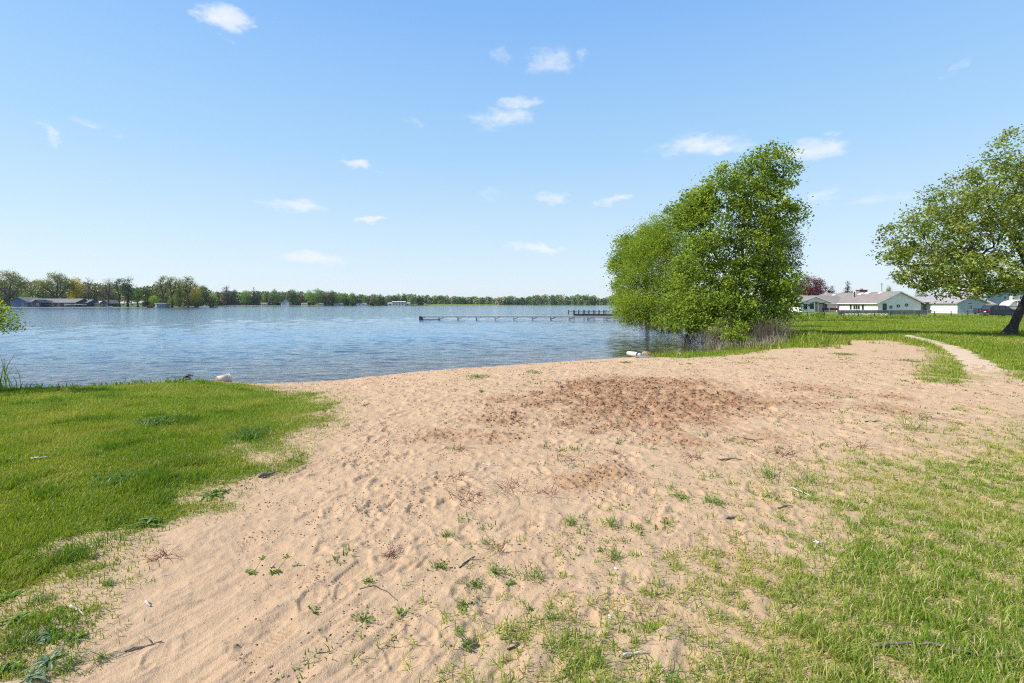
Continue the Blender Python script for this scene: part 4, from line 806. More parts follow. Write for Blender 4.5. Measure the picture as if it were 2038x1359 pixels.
    for px_, yy in ((-12.0, 10.4), (-7.3, 10.4), (-4.5, 10.4), (-.7, 13.4)): MB().box(px_ - .07, px_ + .07, yy, yy + .14, -.3, 2.36).build('porch_post', WHITE_TRIM if px_ > -11 else DARK, root)
    MB().box(-8.0, -.1, 10.3, 13.99, -.35, .1).build('porch_floor', CONC, root)
    b = empty('porch_bench', (x0 - 3.2, y0 + 11.6, z0 + .1), 'dark red bench standing on the porch of the white ranch house', 'bench'); MB().box(-2.0, 2.0, 0, .5, .38, .46).build('seat', RED, b); MB().box(-2.0, 2.0, .5, .56, .46, 1.0).build('backrest', RED, b)
    for sx in (-1.9, 1.8): MB().box(sx, sx + .1, 0, .5, 0, .38).build('leg', RED, b)
    # breezeway at the right corner
    MB().box(9.93, 12.1, 2, 10, -.4, 2.3).build('breezeway_wall', WHITE, root); MB().box(9.93, 12.4, -.2, 10.3, 2.31, 2.5).build('breezeway_roof', ROOF_GREY, root); window(root, '-y', 10.9, 1.0, .9, 1.0, 2, SHUT, 1)
    for (u, z, q) in ((3.0, 1.35, 'lowest of the three round wreaths, nearest the door on the white gable'), (4.7, 1.6, 'middle one of the three round wreaths on the white gable'), (6.6, 1.82, 'highest of the three round wreaths, farthest right on the white gable')):
        mb = MB(); n = 18; pts = [(.27 * math.cos(a), 0, .27 * math.sin(a)) for a in np.linspace(0, 2 * math.pi, n + 1)]; mb.tube(pts, .085, 7, False)
        tag(mb.build('wall_wreath', plain('wreath_dark', (.05, .055, .05), (.03, .02, .02), 12), None, True), q, 'wreath', 'round wreaths on the gable wall').location = (x0 + u, y0 - .09, z0 + z)
main_house()
GN = 'neighbouring houses'
gh = house('garage_house', 'house with a shade-tinted grey blue gable and white garage door right of the white ranch house', 95.8, 101.9, 108, 131, -.22, 2.3, 1.35, 'y', GREYBLUE, plain('tan_grey_shingle', (.36, .33, .32), (.27, .25, .25), .8, .95, .02, 6), GN, [('-y', 2.75, .9, .55, .9)])  # gable shade put into the wall colour as grey-blue siding
o_ = MB(); o_.box(-.06, .02, .9, 6.0, 0, 2.0); gd = o_.build('garage_door', WHITE, gh); f_ = MB(); f_.box(-.08, .02, .75, .9, 0, 2.15).box(-.08, .02, 6.0, 6.15, 0, 2.15).box(-.08, .02, .9, 6.0, 2.0, 2.15); f_.build('garage_door_frame', WHITE_TRIM, gd)
MB().box(-.05, .02, .05, 23, -.3, 2.28).build('lit_side_white', WHITE, gh); door(gh, '-x', 8.4, .05, .9, 1.95, -.055, plain('pale_blue_door', (.42, .52, .68)))  # white overlay: sunlight on this side put into the wall colour
house('bungalow', 'small white bungalow with a tan roof behind the garage house', 112.5, 120.8, 126, 135, -.2, 1.95, 1.8, 'x', WHITE, plain('tan_shingle', (.40, .34, .29), (.33, .27, .23), 1, .95, .02, 6), GN, [('-y', 6.5, .8, .9, .9)])
h4 = house('two_storey_house', 'two-storey slate blue house partly hidden behind the leaning tree', 127.5, 143, 135, 147, -.2, 4.3, 3.0, 'y', sidingmat('slate_blue_siding', (.30, .38, .47), .22), plain('tan_grey_shingle', (.36, .33, .32)), GN, [('-y', 8.3, 2.7, 1.6, 1.5), ('-y', 3.0, .7, 1.4, 1.3)])
MB().box(5.9, 15.6, -1.2, -.003, -.3, 4.29).build('bay_wall', sidingmat('pale_siding', (.5, .53, .5), .22), h4); window(h4, '-y', 8.4, 2.7, 1.6, 1.4, -1.2, WHITE_TRIM, 3)
house('grey_green_house', 'low grey green house with a grey roof left behind the white ranch house', 76, 88, 146, 160, -.2, 2.5, 1.7, 'x', GREEN_GREY, ROOF_GREY, GN, [('-y', 3.2, .9, .9, 1.0), ('-y', 8.0, .9, 1.2, 1.0)])
house('grey_green_house', 'grey house with a long roof half hidden behind the shore trees', X(1500, 140), X(1566, 140), 140, 150, -.2, 2.5, 1.9, 'x', GREEN_GREY, plain('tan_grey_shingle', (.36, .33, .32)), GN, [('-y', 3.2, .9, .9, 1.0)])
# trees behind the houses
far_tree('round', 'purple', 1612, 551, 152, 'dark purple-leaved tree behind the white ranch house', wide=1.15, name='purple_tree'); far_tree('round_b', 'purple', 1634, 556, 150, 'right half of the purple foliage, a second purple tree', wide=.9, name='purple_tree')
far_tree('pine', 'pine', 1656, 571, 175, 'dark spruce right of the purple trees', wide=1.3, name='spruce_tree', cat='spruce'); far_tree('pine', 'pine', 1687, 562, 180, 'taller dark spruce left of the brick chimney', wide=1.2, name='spruce_tree', cat='spruce')
far_tree('round', 'green', 1592, 541, 165, 'green tree left behind the purple trees', wide=.8); far_tree('round_b', 'grey', 1770, 571, 190, 'small green crown above the gable of the white ranch house', wide=.5); far_tree('round_b', 'olive', 1560, 560, 120, 'shady tree between the shore trees and the grey green house', wide=.9)
far_tree('round', 'grey', 1835, 575, 210, 'hazy crown behind the garage roof', wide=.9); far_tree('round', 'green', 1950, 560, 230, 'green crown far behind the slate blue house', wide=1.0)
up = empty('utility_pole', (X(1755, 165), 165, -.3), 'slim utility pole standing behind the white ranch house', 'pole'); MB().tube([(0, 0, 0), (0, 0, Z(563, 165) + .3)], [.15, .11], 8).build('shaft', WOOD, up); MB().box(-.5, .5, -.06, .06, Z(563, 165) - .1, Z(563, 165) + .02).build('crossarm', WOOD, up)
# fences
def chain_fence():
    pts = [X(q, 66) for q in (1536, 1573, 1611, 1648, 1684, 1721, 1757, 1792)]; xy = [(x, 66 + i * .25) for i, x in enumerate(pts)] + [(X(q, 74 + k * 1.2), 74 + k * 1.2) for k, q in enumerate((1829, 1860, 1893, 1926, 1958, 1992, 2026))]
    root = empty('chain_link_fence', (xy[0][0], xy[0][1], g1(*xy[0])), 'low wire fence on dark posts along the back of the lawn', 'fence'); b = root.location.copy()
    tops = []
    for x, y in xy:
        z = g1(x, y); MB().tube([(x - b.x, y - b.y, z - b.z - .3), (x - b.x, y - b.y, z - b.z + .98)], .055, 7).build('post', DARK, root); tops.append((x - b.x, y - b.y, z - b.z))
    rail = MB().tube([(t[0], t[1], t[2] + .95) for t in tops], .022, 5); rail.build('top_rail', STEEL, root); wm = MB()
    for a, c in zip(tops[:-1], tops[1:]):
        n = 9
        for i in range(n):
            for sgn in (0, 1):
                p = [a[j] + (c[j] - a[j]) * i / n for j in range(3)]; q = [a[j] + (c[j] - a[j]) * (i + 1) / n for j in range(3)]; wm.tube([(p[0], p[1], p[2] + (.06 if sgn else .92)), (q[0], q[1], q[2] + (.92 if sgn else .06))], .006, 3, False)
    wm.build('wire_mesh', STEEL, root)
chain_fence()
pf = empty('board_fence', (X(1668, 92), 92, -.25), 'low weathered grey board fence in front of the white ranch house', 'fence'); nbd = 0; xa, xb = 0, X(1846, 92) - X(1668, 92)
MB().box(xa, xb, 0, .05, .86, .95).build('top_rail', WOOD, pf)
mb = MB()
for i in range(int(xb / .16)): mb.box(i * .16 + .01, i * .16 + .145, .055, .08, .05, .86 + .02 * math.sin(i * 2.1))
mb.build('boards', plain('grey_boards', (.19, .18, .175), (.12, .115, .11), 2, .95), pf)
for i in range(8): MB().box(i * xb / 7 - .05, i * xb / 7 + .05, -.05, -.002, -.2, 1.02).build('post', WOOD, pf)
# vehicles
def car():
    D = 78; x0 = X(1971, D); z0 = g1(x0 + 2, D) + .0; root = empty('parked_car', (x0, D, z0), 'dark suv parked on the grass behind the leaning tree trunk', 'car'); PAINT = plain('dark_car_paint', (.018, .02, .026), (.012, .013, .018), 1, .18); RUB = plain('tyre_rubber', (.02,) * 3); RL = plain('tail_lamp_red', (.35, .01, .02), (.2, .01, .01), 5, .15)
    prof = [(0.05, .35), (0, .62), (.02, 1.0), (.18, 1.12), (.42, 1.66), (.75, 1.74), (2.5, 1.73), (2.9, 1.62), (3.55, 1.12), (4.45, .98), (4.68, .8), (4.7, .45), (4.55, .3), (.25, .3)]
    V_ = []; F_ = []; n = len(prof); ys = (0, .06, .92, 1.78, 1.84)
    for k, y in enumerate(ys):
        for (x, z) in prof:
            tuck = .17 * max(0, (z - 1.0) / .75) if k in (0, 4) else (.17 * max(0, (z - 1.0) / .75) * (1 if k in (1, 3) else 0)); yy = y + tuck if k < 2 else (y - tuck if k > 2 else y)
            V_.append((x, yy, z + (.03 if k == 2 and z > 1.5 else 0)))
    for k in range(4):
        for i in range(n): F_.append((k * n + i, k * n + (i + 1) % n, (k + 1) * n + (i + 1) % n, (k + 1) * n + i))
    F_.append(list(range(n))); F_.append(list(range(5 * n - 1, 4 * n - 1, -1))); MB().add(V_, F_).build('body', PAINT, root, False, .04)
    gl = MB()
    for a, c in ((.62, 1.45), (1.52, 2.35), (2.42, 3.0)):
        gl.add([(a, .045, 1.15), (c + (.35 if c > 2.9 else 0), .045, 1.15), (c, .13, 1.60), (a + .12, .13, 1.60)], [(0, 1, 2, 3)])
    gl.build('side_glass', GLASS, root); MB().add([(.145, .25, 1.17), (.145, 1.59, 1.17), (.37, 1.5, 1.62), (.37, .34, 1.62)], [(3, 2, 1, 0)]).build('rear_glass', GLASS, root)
    for y in (.02, 1.56): MB().box(-.03, .14, y, y + .26, .95, 1.22).build('tail_lamp', RL, root)
    MB().box(-.06, .1, .1, 1.74, .38, .56).build('rear_bumper', plain('bumper_grey', (.10,) * 3), root); MB().box(-.02, -.003, .68, 1.16, .75, .9).build('plate', WHITE_TRIM, root)
    for wx in (.92, 3.72):
        for wy in (-.02, 1.66):
            M_ = Matrix.Translation((wx, wy, .35)) @ Matrix.Rotation(-math.pi / 2, 4, 'X'); w = MB().lathe([(.2, 0), (.33, 0), (.36, .05), (.36, .15), (.33, .2), (.2, .2)], 20, M_).build('wheel', RUB, root, True); MB().lathe([(.0, .05), (.19, .03), (.205, .0), (.205, .2), (0, .18)], 14, M_).build('rim', STEEL, w)
    for y in (.3, 1.5): MB().tube([(.8, y, 1.8), (2.4, y, 1.8)], .025, 5).build('roof_rail', STEEL, root)
car()
def boat():
    D = 93; x0 = X(1976, D); root = empty('trailer_boat', (x0, D, -.2), 'white boat with a folded canopy parked behind the dark suv', 'boat'); V_ = []; F_ = []; n = 9; L_ = 7.4
    for i in range(n):
        f = i / (n - 1); hw = 1.15 * (1 - max(0, f - .55) ** 2 * 4.6); x = f * L_
        V_ += [(x, -hw, 1.62 + .25 * f * f), (x, -hw * .92, 1.1 + .1 * f), (x, 0, .75 + .4 * f ** 3), (x, hw * .92, 1.1 + .1 * f), (x, hw, 1.62 + .25 * f * f)]
        if i:
            for k in range(4): F_.append(((i - 1) * 5 + k, (i - 1) * 5 + k + 1, i * 5 + k + 1, i * 5 + k))
            F_.append(((i - 1) * 5 + 4, (i - 1) * 5, i * 5, i * 5 + 4))
    F_ += [(4, 3, 2, 1, 0), tuple(range((n - 1) * 5, n * 5))]; MB().add(V_, F_).build('hull', WHITE_TRIM, root); MB().tube([(f * L_, -1.17 * (1 - max(0, f - .55) ** 2 * 4.6), 1.55 + .25 * f * f) for f in np.linspace(0, .95, 12)], .045, 5).build('rub_rail', DARK, root)
    cp = MB(); prev = None
    for x, h, w in ((1.9, 1.72, 1.1), (2.6, 2.5, 1.05), (3.6, 2.75, 1.0), (4.7, 2.8, 1.0), (5.5, 2.3, 1.0), (6.0, 1.85, .9)):
        ring = [(x, -w, 1.66), (x, -w * .9, h - .18), (x, -w * .5, h), (x, w * .5, h), (x, w * .9, h - .18), (x, w, 1.66)]; cp.add(ring, []); b = len(cp.v) - 6
        if prev is not None:
            for k in range(1, 4): cp.f.append([prev + k, prev + k + 1, b + k + 1, b + k])
        prev = b
    c_ = cp.build('canopy', TAN, root); sm = c_.modifiers.new('thick', 'SOLIDIFY'); sm.thickness = .04
    for x, h in ((1.9, 1.72), (3.6, 2.72), (5.5, 2.28)): MB().tube([(x, -1.0, 1.62), (x + .05, -.95, h - .2)], .035, 5).build('canopy_frame', WHITE_TRIM, root)
    MB().prism([(2.3, 1.68), (5.6, 1.72), (5.2, 2.25), (2.8, 2.25)], -.93, -.9, 'y').build('side_curtain', TAN, root); MB().prism([(3.4, 1.8), (4.9, 1.8), (4.4, 2.3)], -.945, -.932, 'y').build('curtain_window', GLASS, root)
    tr = MB(); tr.box(.3, 6.0, -.9, -.75, .42, .52).box(.3, 6.0, .75, .9, .42, .52).box(1.0, 1.12, -.75, .75, .43, .51).box(4.5, 4.62, -.75, .75, .43, .51).box(2.2, 2.34, -.2, .2, .5, .9).box(5.0, 5.14, -.15, .15, .5, .95); tr.box(1.02, 1.1, -.1, .1, .51, .85); tr.build('trailer_frame', STEEL, root)
    for wy in (-1.1, .9): MB().lathe([(.1, 0), (.3, 0), (.33, .1), (.3, .2), (.1, .2)], 16, Matrix.Translation((2.4, wy, .33)) @ Matrix.Rotation(-math.pi / 2, 4, 'X')).build('wheel', plain('tyre_rubber', (.02,) * 3), root)
boat()
def trailer():
    D = 97; x0 = X(1946, D); root = empty('utility_trailer', (x0, D, -.22), 'small low trailer under a dark blue tarp beside the shade-tinted wall', 'trailer'); TP = plain('dark_blue_tarp', (.02, .03, .085), (.012, .018, .05), 3, .55, .02, 6)
    mb = MB(); mb.prism([(0, .42), (.05, 1.05), (.3, 1.2), (.9, 1.16), (1.2, 1.0), (1.3, .42)], 0, 1.1, 'y'); mb.build('tarp', TP, root, bevel=.05); MB().box(-.02, 1.35, .05, 1.05, .3, .415).build('chassis', DARK, root); MB().tube([(1.35, .55, .36), (2.5, .5, .3)], .05, 6).build('drawbar', DARK, root)
    for wy in (-.12, 1.06): MB().lathe([(.08, 0), (.22, 0), (.25, .08), (.22, .16), (.08, .16)], 14, Matrix.Translation((.6, wy, .25)) @ Matrix.Rotation(-math.pi / 2, 4, 'X')).build('wheel', plain('tyre_rubber', (.02,) * 3), root)
trailer()

# ------------------------------------------------------------------ the cove: brush, reeds, stones
r5 = np.random.default_rng(55)
def near_shore(n, x0, x1, y0, y1, s0, s1):
    x = r5.uniform(x0, x1, n); y = r5.uniform(y0, y1, n); s = shore(x, y); k = (s > s0) & (s < s1); return x[k], y[k]
DEAD = leafmat('dead_stalk', (.16, .125, .095), (.38, .32, .26), .1, (.24, .2, .16), .9); SEDGE = leafmat('sedge', (.10, .13, .03), (.26, .25, .08), .3, (.24, .19, .10), .7)
x, y = near_shore(8000, 9.5, 19, 26.5, 64, -.5, 1.1); k = r5.random(len(x)) < sst(-.15, .3, fbm(x / 2.2, y / 3, 3, 121)); x, y = x[k], y[k]; n = len(x)
V1 = blades('', x, y, r5.uniform(.25, .8, n), .008 + .0006 * y, .7, DEAD, r5.random(n), True)
x, y = near_shore(7000, 9, 15, 22, 33, -.2, 2.0); n = len(x); V2 = blades('', x, y, r5.uniform(.2, .75, n), .009 + .0004 * y, .8, DEAD, r5.random(n), True)
V_, F_, v_ = join([V1, V2]); tag(link('dead_reeds', mesh_np('dead_reeds', V_, F_, DEAD, False, {'v': v_})), 'grey brown dead reeds and stalks along the cove edge', 'reeds', kind='stuff')
x, y = near_shore(9000, 6.5, 13.5, 21, 33, -2.0, 1.4); k = r5.random(len(x)) < sst(.0, .45, fbm(x / 1.3, y / 2, 3, 123)) * np.where(shore(x, y) < -.3, .18, .6); x, y = x[k], y[k]; n = len(x)
zs = np.maximum(gz(x, y), WATER_Z - .05); V_, F_, v_ = blades('', x, y, r5.uniform(.25, .7, n) + (zs - gz(x, y)), .010 + .0004 * y, .6, SEDGE, r5.random(n), True)
tag(link('green_sedge', mesh_np('green_sedge', V_, F_, SEDGE, False, {'v': v_})), 'thin green sedge standing in the shallow cove', 'sedge', kind='stuff')
x, y = near_shore(26000, 9.5, 20, 21.5, 40, .4, 4.5); k = r5.random(len(x)) < sst(-.25, .35, fbm(x / 1.5, y / 2, 3, 127)) * .8; x, y = x[k], y[k]; n = len(x); V_, F_, v_ = blades('', x, y, r5.uniform(.12, .5, n), .012 + .0009 * y, .6, GRASS, r5.random(n), True)
tag(link('rank_grass', mesh_np('rank_grass', V_, F_, GRASS, False, {'v': v_})), 'long green grass round the foot of the shore trees', 'grass', kind='stuff')
TWIG = plain('grey_twig', (.27, .23, .165), (.13, .105, .07), 6, .9); TWIG2 = plain('brown_twig', (.15, .11, .07), (.08, .06, .04), 6, .9)
def twig_bush(px, D, h, w, n, label, mat, seed, group='bare twig bushes at the cove'):
    r2 = np.random.default_rng(seed); x = X(px, D); z = g1(x, D); mb = MB()
    for i in range(int(n * .62)):
        a = r2.uniform(0, 6.28); b0 = Vector((r2.normal(0, w * .2), r2.normal(0, w * .2), -.05)); l = h * r2.uniform(.5, 1.1); out = r2.uniform(.1, .9) * w * .6; d = Vector((math.cos(a) * out, math.sin(a) * out, l))
        m = b0 + d * .5 + Vector(r2.normal(0, .07, 3)); e = b0 + d; mb.tube([b0, m, e], [.014, .010, .004], 4, False)
        for q in range(3): t = r2.uniform(.35, .95); p = b0 + d * t; mb.tube([p, p + Vector((r2.normal(0, .16), r2.normal(0, .16), r2.uniform(.05, .3)))], [.006, .003], 3, False)
    o = mb.build('twiggy_bush', mat); o.location = (x, D, z); return tag(o, label, 'bush', group)
twig_bush(1425, 25.5, 1.15, 1.5, 150, 'grey tangle of bare twigs left of the bright green shrub', TWIG, 1); twig_bush(1520, 26.0, 1.3, 1.2, 120, 'dark bare twigs right of the bright green shrub', TWIG2, 2); twig_bush(1548, 28.5, 1.3, 1.6, 130, 'pale grey bare bush where the brush meets the lawn', TWIG, 3); twig_bush(1440, 28.5, 1.7, 1.4, 110, 'tall grey bare stems under the big tree behind the bright shrub', TWIG, 4); twig_bush(1385, 29.5, .9, 1.8, 110, 'low brown bare brush at the water left of the grey tangle', TWIG2, 5); twig_bush(1460, 23.8, .45, 2.0, 120, 'low heap of grey fallen twigs in front of the bright green shrub', TWIG, 6)
twig_bush(1330, 40, .8, 3.0, 130, 'dark low brush reaching into the water under the willow', TWIG2, 7); twig_bush(1292, 46, .6, 2.6, 110, 'dark sunken brush in the water farthest out under the willow', TWIG2, 8)
LEAF_BRIGHT = leafmat('leaf_bright', (.16, .26, .02), (.36, .43, .05), .45, (.42, .40, .05))
D = 23.6; xs = X(1463, D); tree('leafy_shrub', 'bright yellow green leafy shrub in front of the big tree', 'shrub', (xs, D, g1(xs, D) - .05), [[(0, 0, 0), (0, 0, .4), (.25, .1, 1.1)], [(0, 0, 0), (-.3, 0, .9)]], [(-.15, 0, .85, .42, .45, .4), (.38, 0, 1.15, .34, .4, .32), (.1, -.1, .5, .5, .45, .3), (.5, 0, .6, .3, .3, .3)], 90, 16, .095, .10, .035, LEAF_BRIGHT, TWIG2, 61, tip_r=.004, seg=.2, sides=5)
D = 25.5; xs = X(1427, D); tree('leafy_shrub', 'small pale green shrub left of the bright yellow green one', 'shrub', (xs, D, g1(xs, D) - .05), [[(0, 0, 0), (0, 0, .9)]], [(0, 0, .9, .35, .35, .35), (.1, 0, 1.3, .25, .25, .3)], 34, 12, .09, .10, .025, LEAF_BRIGHT, TWIG2, 62, tip_r=.004, seg=.2, sides=5)
D = 70; xs = X(1629, D); tree('round_shrub', 'dark rounded shrub at the wire fence before the porch', 'shrub', (xs, D, g1(xs, D) - .05), [[(0, 0, 0), (0, 0, .5)]], [(0, 0, .45, .85, .6, .42)], 60, 22, .17, .2, .04, LEAF_MAPLE, TWIG2, 63, tip_r=.006, seg=.3, sides=5)
D = 106; xs = X(1233, D); tree('round_shrub', 'dark clipped shrub on the bank beyond the docks', 'shrub', (xs, D, g1(xs, D) - .05), [[(0, 0, 0), (0, 0, .4)]], [(0, 0, .4, .8, .6, .45)], 50, 22, .2, .2, .04, LEAFC['dark'], TWIG2, 64, tip_r=.006, seg=.3, sides=5)
o = MB().tube([(0, 0, -.3), (0, 0, 2.6)], .13, 8).box(-.22, .22, -.22, .22, 0, .25).build('mooring_post', DARK); o.location = (X(1232, 110), 110, g1(X(1232, 110), 110)); tag(o, 'dark upright post on the bank beyond the docks', 'post')
def rock(px, D, w, h, label, mat, seed, d=None, sink=.3, name='rock', group=None):
    import bmesh
    bm = bmesh.new(); bmesh.ops.create_icosphere(bm, subdivisions=4, radius=1); d = d or w * .8
    for v in bm.verts:
        c = v.co.copy(); q = 1 + .25 * float(fbm(np.array([c.x * 1.3 + seed]), np.array([c.y * 1.3 + c.z * 1.7]), 3, seed)[0]); v.co = Vector((c.x * w / 2 * q, c.y * d / 2 * q, max(-.4, c.z) * h * .75 * q))
    me = bpy.data.meshes.new(name); bm.to_mesh(me); bm.free(); me.materials.append(mat); me.polygons.foreach_set('use_smooth', np.ones(len(me.polygons), bool)); o = link(name, me); x = X(px, D); o.location = (x, D, g1(x, D) + h * .12); return tag(o, label, 'rock', group)
STONE = plain('pinkish_stone', (.42, .29, .22), (.28, .19, .145), 6, .9, .02, 20); STONE2 = plain('dark_stone', (.10, .085, .075), (.06, .05, .045), 6, .8, .02, 20)
rock(1286, 20.9, .42, .24, 'pinkish brown rock beside the white pipe at the water', STONE, 1); rock(1248, 20.2, .40, .10, 'flat dark wet stone left of the white pipe', STONE2, 2); rock(1283, 18.6, .75, .08, 'flat grey stone half buried in the sand below the pipe', plain('grey_stone', (.26, .23, .2), (.16, .14, .13), 8, .9, .02, 24), 3); rock(1353, 19.6, .3, .14, 'small pale pink rock under the bleached branch', STONE, 4); rock(1322, 19.8, .25, .1, 'small pale rock at the waterline right of the pinkish rock', STONE, 6)
rock(1258, 66, .55, .42, 'dark lump by the shore end of the long pale dock', STONE2, 5); rock(1275, 60, .5, .5, 'dark stump-like rock on the sandy strip by the dock', STONE2, 7)
def pipe():
    a = Vector((X(1251, 21.0), 21.0, WATER_Z + .19)); b = Vector((X(1272, 20.0), 20.0, g1(X(1272, 20.0), 20.0) + .085)); root = empty('drain_pipe', a, 'white plastic pipe lying at the edge of the water', 'pipe'); d = (b - a); M_ = d.to_track_quat('Z', 'Y').to_matrix().to_4x4(); L_ = d.length
    MB().lathe([(.085, 0), (.10, 0), (.10, L_), (.085, L_), (.085, 0)], 28, M_).build('pipe', plain('pipe_white', (.66, .64, .56), (.52, .49, .42), 4, .5), root, True); MB().lathe([(.101, L_ - .05), (.118, L_ - .05), (.118, L_ + .03), (.101, L_ + .03)], 28, M_).build('collar', DARK, root, True); MB().lathe([(0, L_ + .14), (.07, L_ + .13), (.088, L_ + .02), (.088, L_ - .01)], 24, M_).build('end_plug', plain('grey_plastic', (.5, .52, .54)), root, True)
pipe()
def bucket():
    D = 12.5; x = X(441, D); z = g1(x, D) - .05; root = empty('bucket', (x, D, z), 'dirty white bucket lying on its side behind the grass bank', 'bucket'); root.scale = (.78,) * 3; ax = Vector((.62, .75, .06)).normalized(); M_ = Matrix.Translation((-.09, -.1, .165)) @ ax.to_track_quat('Z', 'Y').to_matrix().to_4x4(); BW = plain('dirty_white_plastic', (.62, .53, .43), (.46, .36, .27), 5, .6)
    MB().lathe([(0, .02), (.125, .02), (.13, 0), (.135, .0), (.155, .37), (.148, .37), (.127, .03), (0, .03)], 36, M_).build('body', BW, root, True); MB().lathe([(.1535, .30), (.166, .30), (.166, .315), (.157, .32), (.157, .36), (.167, .365), (.167, .38), (.15, .38)], 36, M_).build('rim', BW, root, True); MB().lathe([(0, -.004), (.118, -.004), (.118, .01)], 30, M_).build('base', plain('brown_stained_plastic', (.34, .20, .12), (.24, .13, .08), 6), root, True)
    pts = [M_ @ Vector((.16 * math.cos(a), .16 * math.sin(a), .33 - .08 * math.sin((a - 3.6) * .95))) for a in np.linspace(3.7, 6.7, 14)]; MB().tube(pts, .004, 5).build('handle', DARK, root)
bucket()

# ------------------------------------------------------------------ sticks, weeds and litter on the sand
BLEACH = plain('bleached_wood', (.62, .57, .50), (.45, .40, .34), 8, .9, .004, 40, stretch=(1, 1, .2)); GREYWOOD = plain('grey_driftwood', (.24, .20, .17), (.12, .10, .085), 9, .95, .006, 40); DARKWOOD = plain('dark_bark', (.10, .075, .06), (.05, .038, .03), 12, .95, .006, 50)
def stick(pix, r, label, mat, name='stick', lift=1.0, twigs=0, seed=0, zfix=None, cat='stick', group=None):
    r2 = np.random.default_rng(seed); pts = []
    for q in pix:
        zz = q[2] if len(q) > 2 else 0; x, y = P(q[0], q[1]); 
        for _ in range(3): x, y = P(q[0], q[1], g1(x, y) + zz)
        pts.append(Vector((x, y, (g1(x, y) if zfix is None else zfix) + r * lift + zz)))
    full = [pts[0]]
    for a, b in zip(pts[:-1], pts[1:]):
        n = 4
        for i in range(1, n + 1): full.append(a.lerp(b, i / n) + Vector(r2.normal(0, r * .35, 3)) * (i < n))
    n = len(full); mb = MB().tube([p - pts[0] for p in full], [r * (1 - .55 * i / (n - 1)) * r2.uniform(.85, 1.15) for i in range(n)], 7)
    for k in range(twigs):
        p = full[r2.integers(1, n - 1)] - pts[0]; a = r2.uniform(0, 6.28); mb.tube([p, p + Vector((math.cos(a) * .06, math.sin(a) * .06, .01)), p + Vector((math.cos(a) * .12, math.sin(a) * .12, .005))], [r * .5, r * .35, r * .2], 5)
    o = mb.build(name, mat, None, True); o.location = pts[0]; return tag(o, label, cat, group)
GS = 'sticks lying about'
stick([(516, 951), (532, 948), (548, 944)], .022, 'thick dark wood chunk at the sand edge beside the left turf', GREYWOOD, 'wood_chunk', seed=1, group=GS, cat='wood')
stick([(248, 1297), (285, 1289), (322, 1278)], .006, 'grey forked twig on the sand at lower left', GREYWOOD, twigs=2, seed=2, group=GS); stick([(140, 1208), (158, 1216), (168, 1228)], .008, 'pale bleached curved stick on the sand at lower left', BLEACH, seed=3, group=GS); stick([(290, 1200), (300, 1208)], .009, 'short pale chip of bleached wood beside the left weeds', BLEACH, 'wood_chip', seed=4, group=GS, cat='wood')
stick([(716, 1173), (745, 1166), (770, 1178), (792, 1197)], .004, 'thin brown arching stem on the sand below centre', TWIG2, seed=5, group=GS); stick([(914, 1131), (930, 1118), (945, 1108)], .006, 'dark knobbed stick pointing up right near the middle clover', DARKWOOD, twigs=1, seed=6, group=GS); stick([(1222, 1264), (1010, 1294), (1034, 1284)][1:], .006, 'short dark twig beside the lower grass clump', DARKWOOD, seed=7, group=GS)
stick([(1548, 1010), (1565, 1009), (1578, 1008)], .010, 'brown stick at the border of sand and thin grass', TWIG2, seed=8, group=GS); stick([(1430, 916), (1452, 918), (1476, 916)], .010, 'straight brown stick lying level right of the dug sand', TWIG2, seed=9, group=GS); stick([(1460, 874), (1490, 875), (1520, 877)], .009, 'long thin brown stick lying above the straight one', TWIG2, seed=10, group=GS)
stick([(1575, 972), (1600, 982), (1618, 990)], .008, 'pale grey stick slanting down through the thin grass', BLEACH, seed=11, group=GS); stick([(1445, 1033), (1460, 1030), (1472, 1029)], .010, 'small grey stick in front of the thin grass patch', GREYWOOD, seed=12, group=GS)
stick([(1735, 1292), (1800, 1287), (1860, 1289), (1920, 1302), (1975, 1317), (2030, 1312)], .008, 'long thin grey branch lying in the grass at lower right', GREYWOOD, 'fallen_branch', twigs=4, lift=2.5, seed=13, group=GS, cat='branch'); stick([(62, 917), (80, 916), (97, 914)], .010, 'pale dry stick lying on the left turf', BLEACH, lift=3, seed=14, group=GS)
stick([(1240, 1308), (1258, 1306), (1290, 1300)], .007, 'pale stick half hidden in the lower middle grass', BLEACH, lift=2, seed=15, group=GS); stick([(1722, 840), (1742, 840), (1752, 839)], .010, 'dark grey stick lying on the sand at the right', DARKWOOD, seed=16, group=GS); stick([(960, 925), (985, 927), (1003, 926)], .006, 'straight thin stick between the dried red weeds', BLEACH, seed=17, group=GS)
stick([(1345, 707), (1347, 701, .04), (1350, 697, .16), (1357, 692, .22)], .022, 'bleached bare branch sticking up at the cove edge', BLEACH, 'driftwood_branch', seed=18, group=GS, cat='branch', twigs=2)
D = 15.0; stick([(369, 755), (377, 753, .02), (385, 751, .1)], .03, 'dark driftwood snag poking out of the shallow water at left', DARKWOOD, 'driftwood_snag', zfix=WATER_Z - .02, seed=19, twigs=2, cat='driftwood')
stick([(117, 776), (118, 770, .1), (116, 764, .25)], .009, 'small dead plant stem standing on the left bank', DARKWOOD, 'dead_stem', seed=20, twigs=2, cat='dead plant')
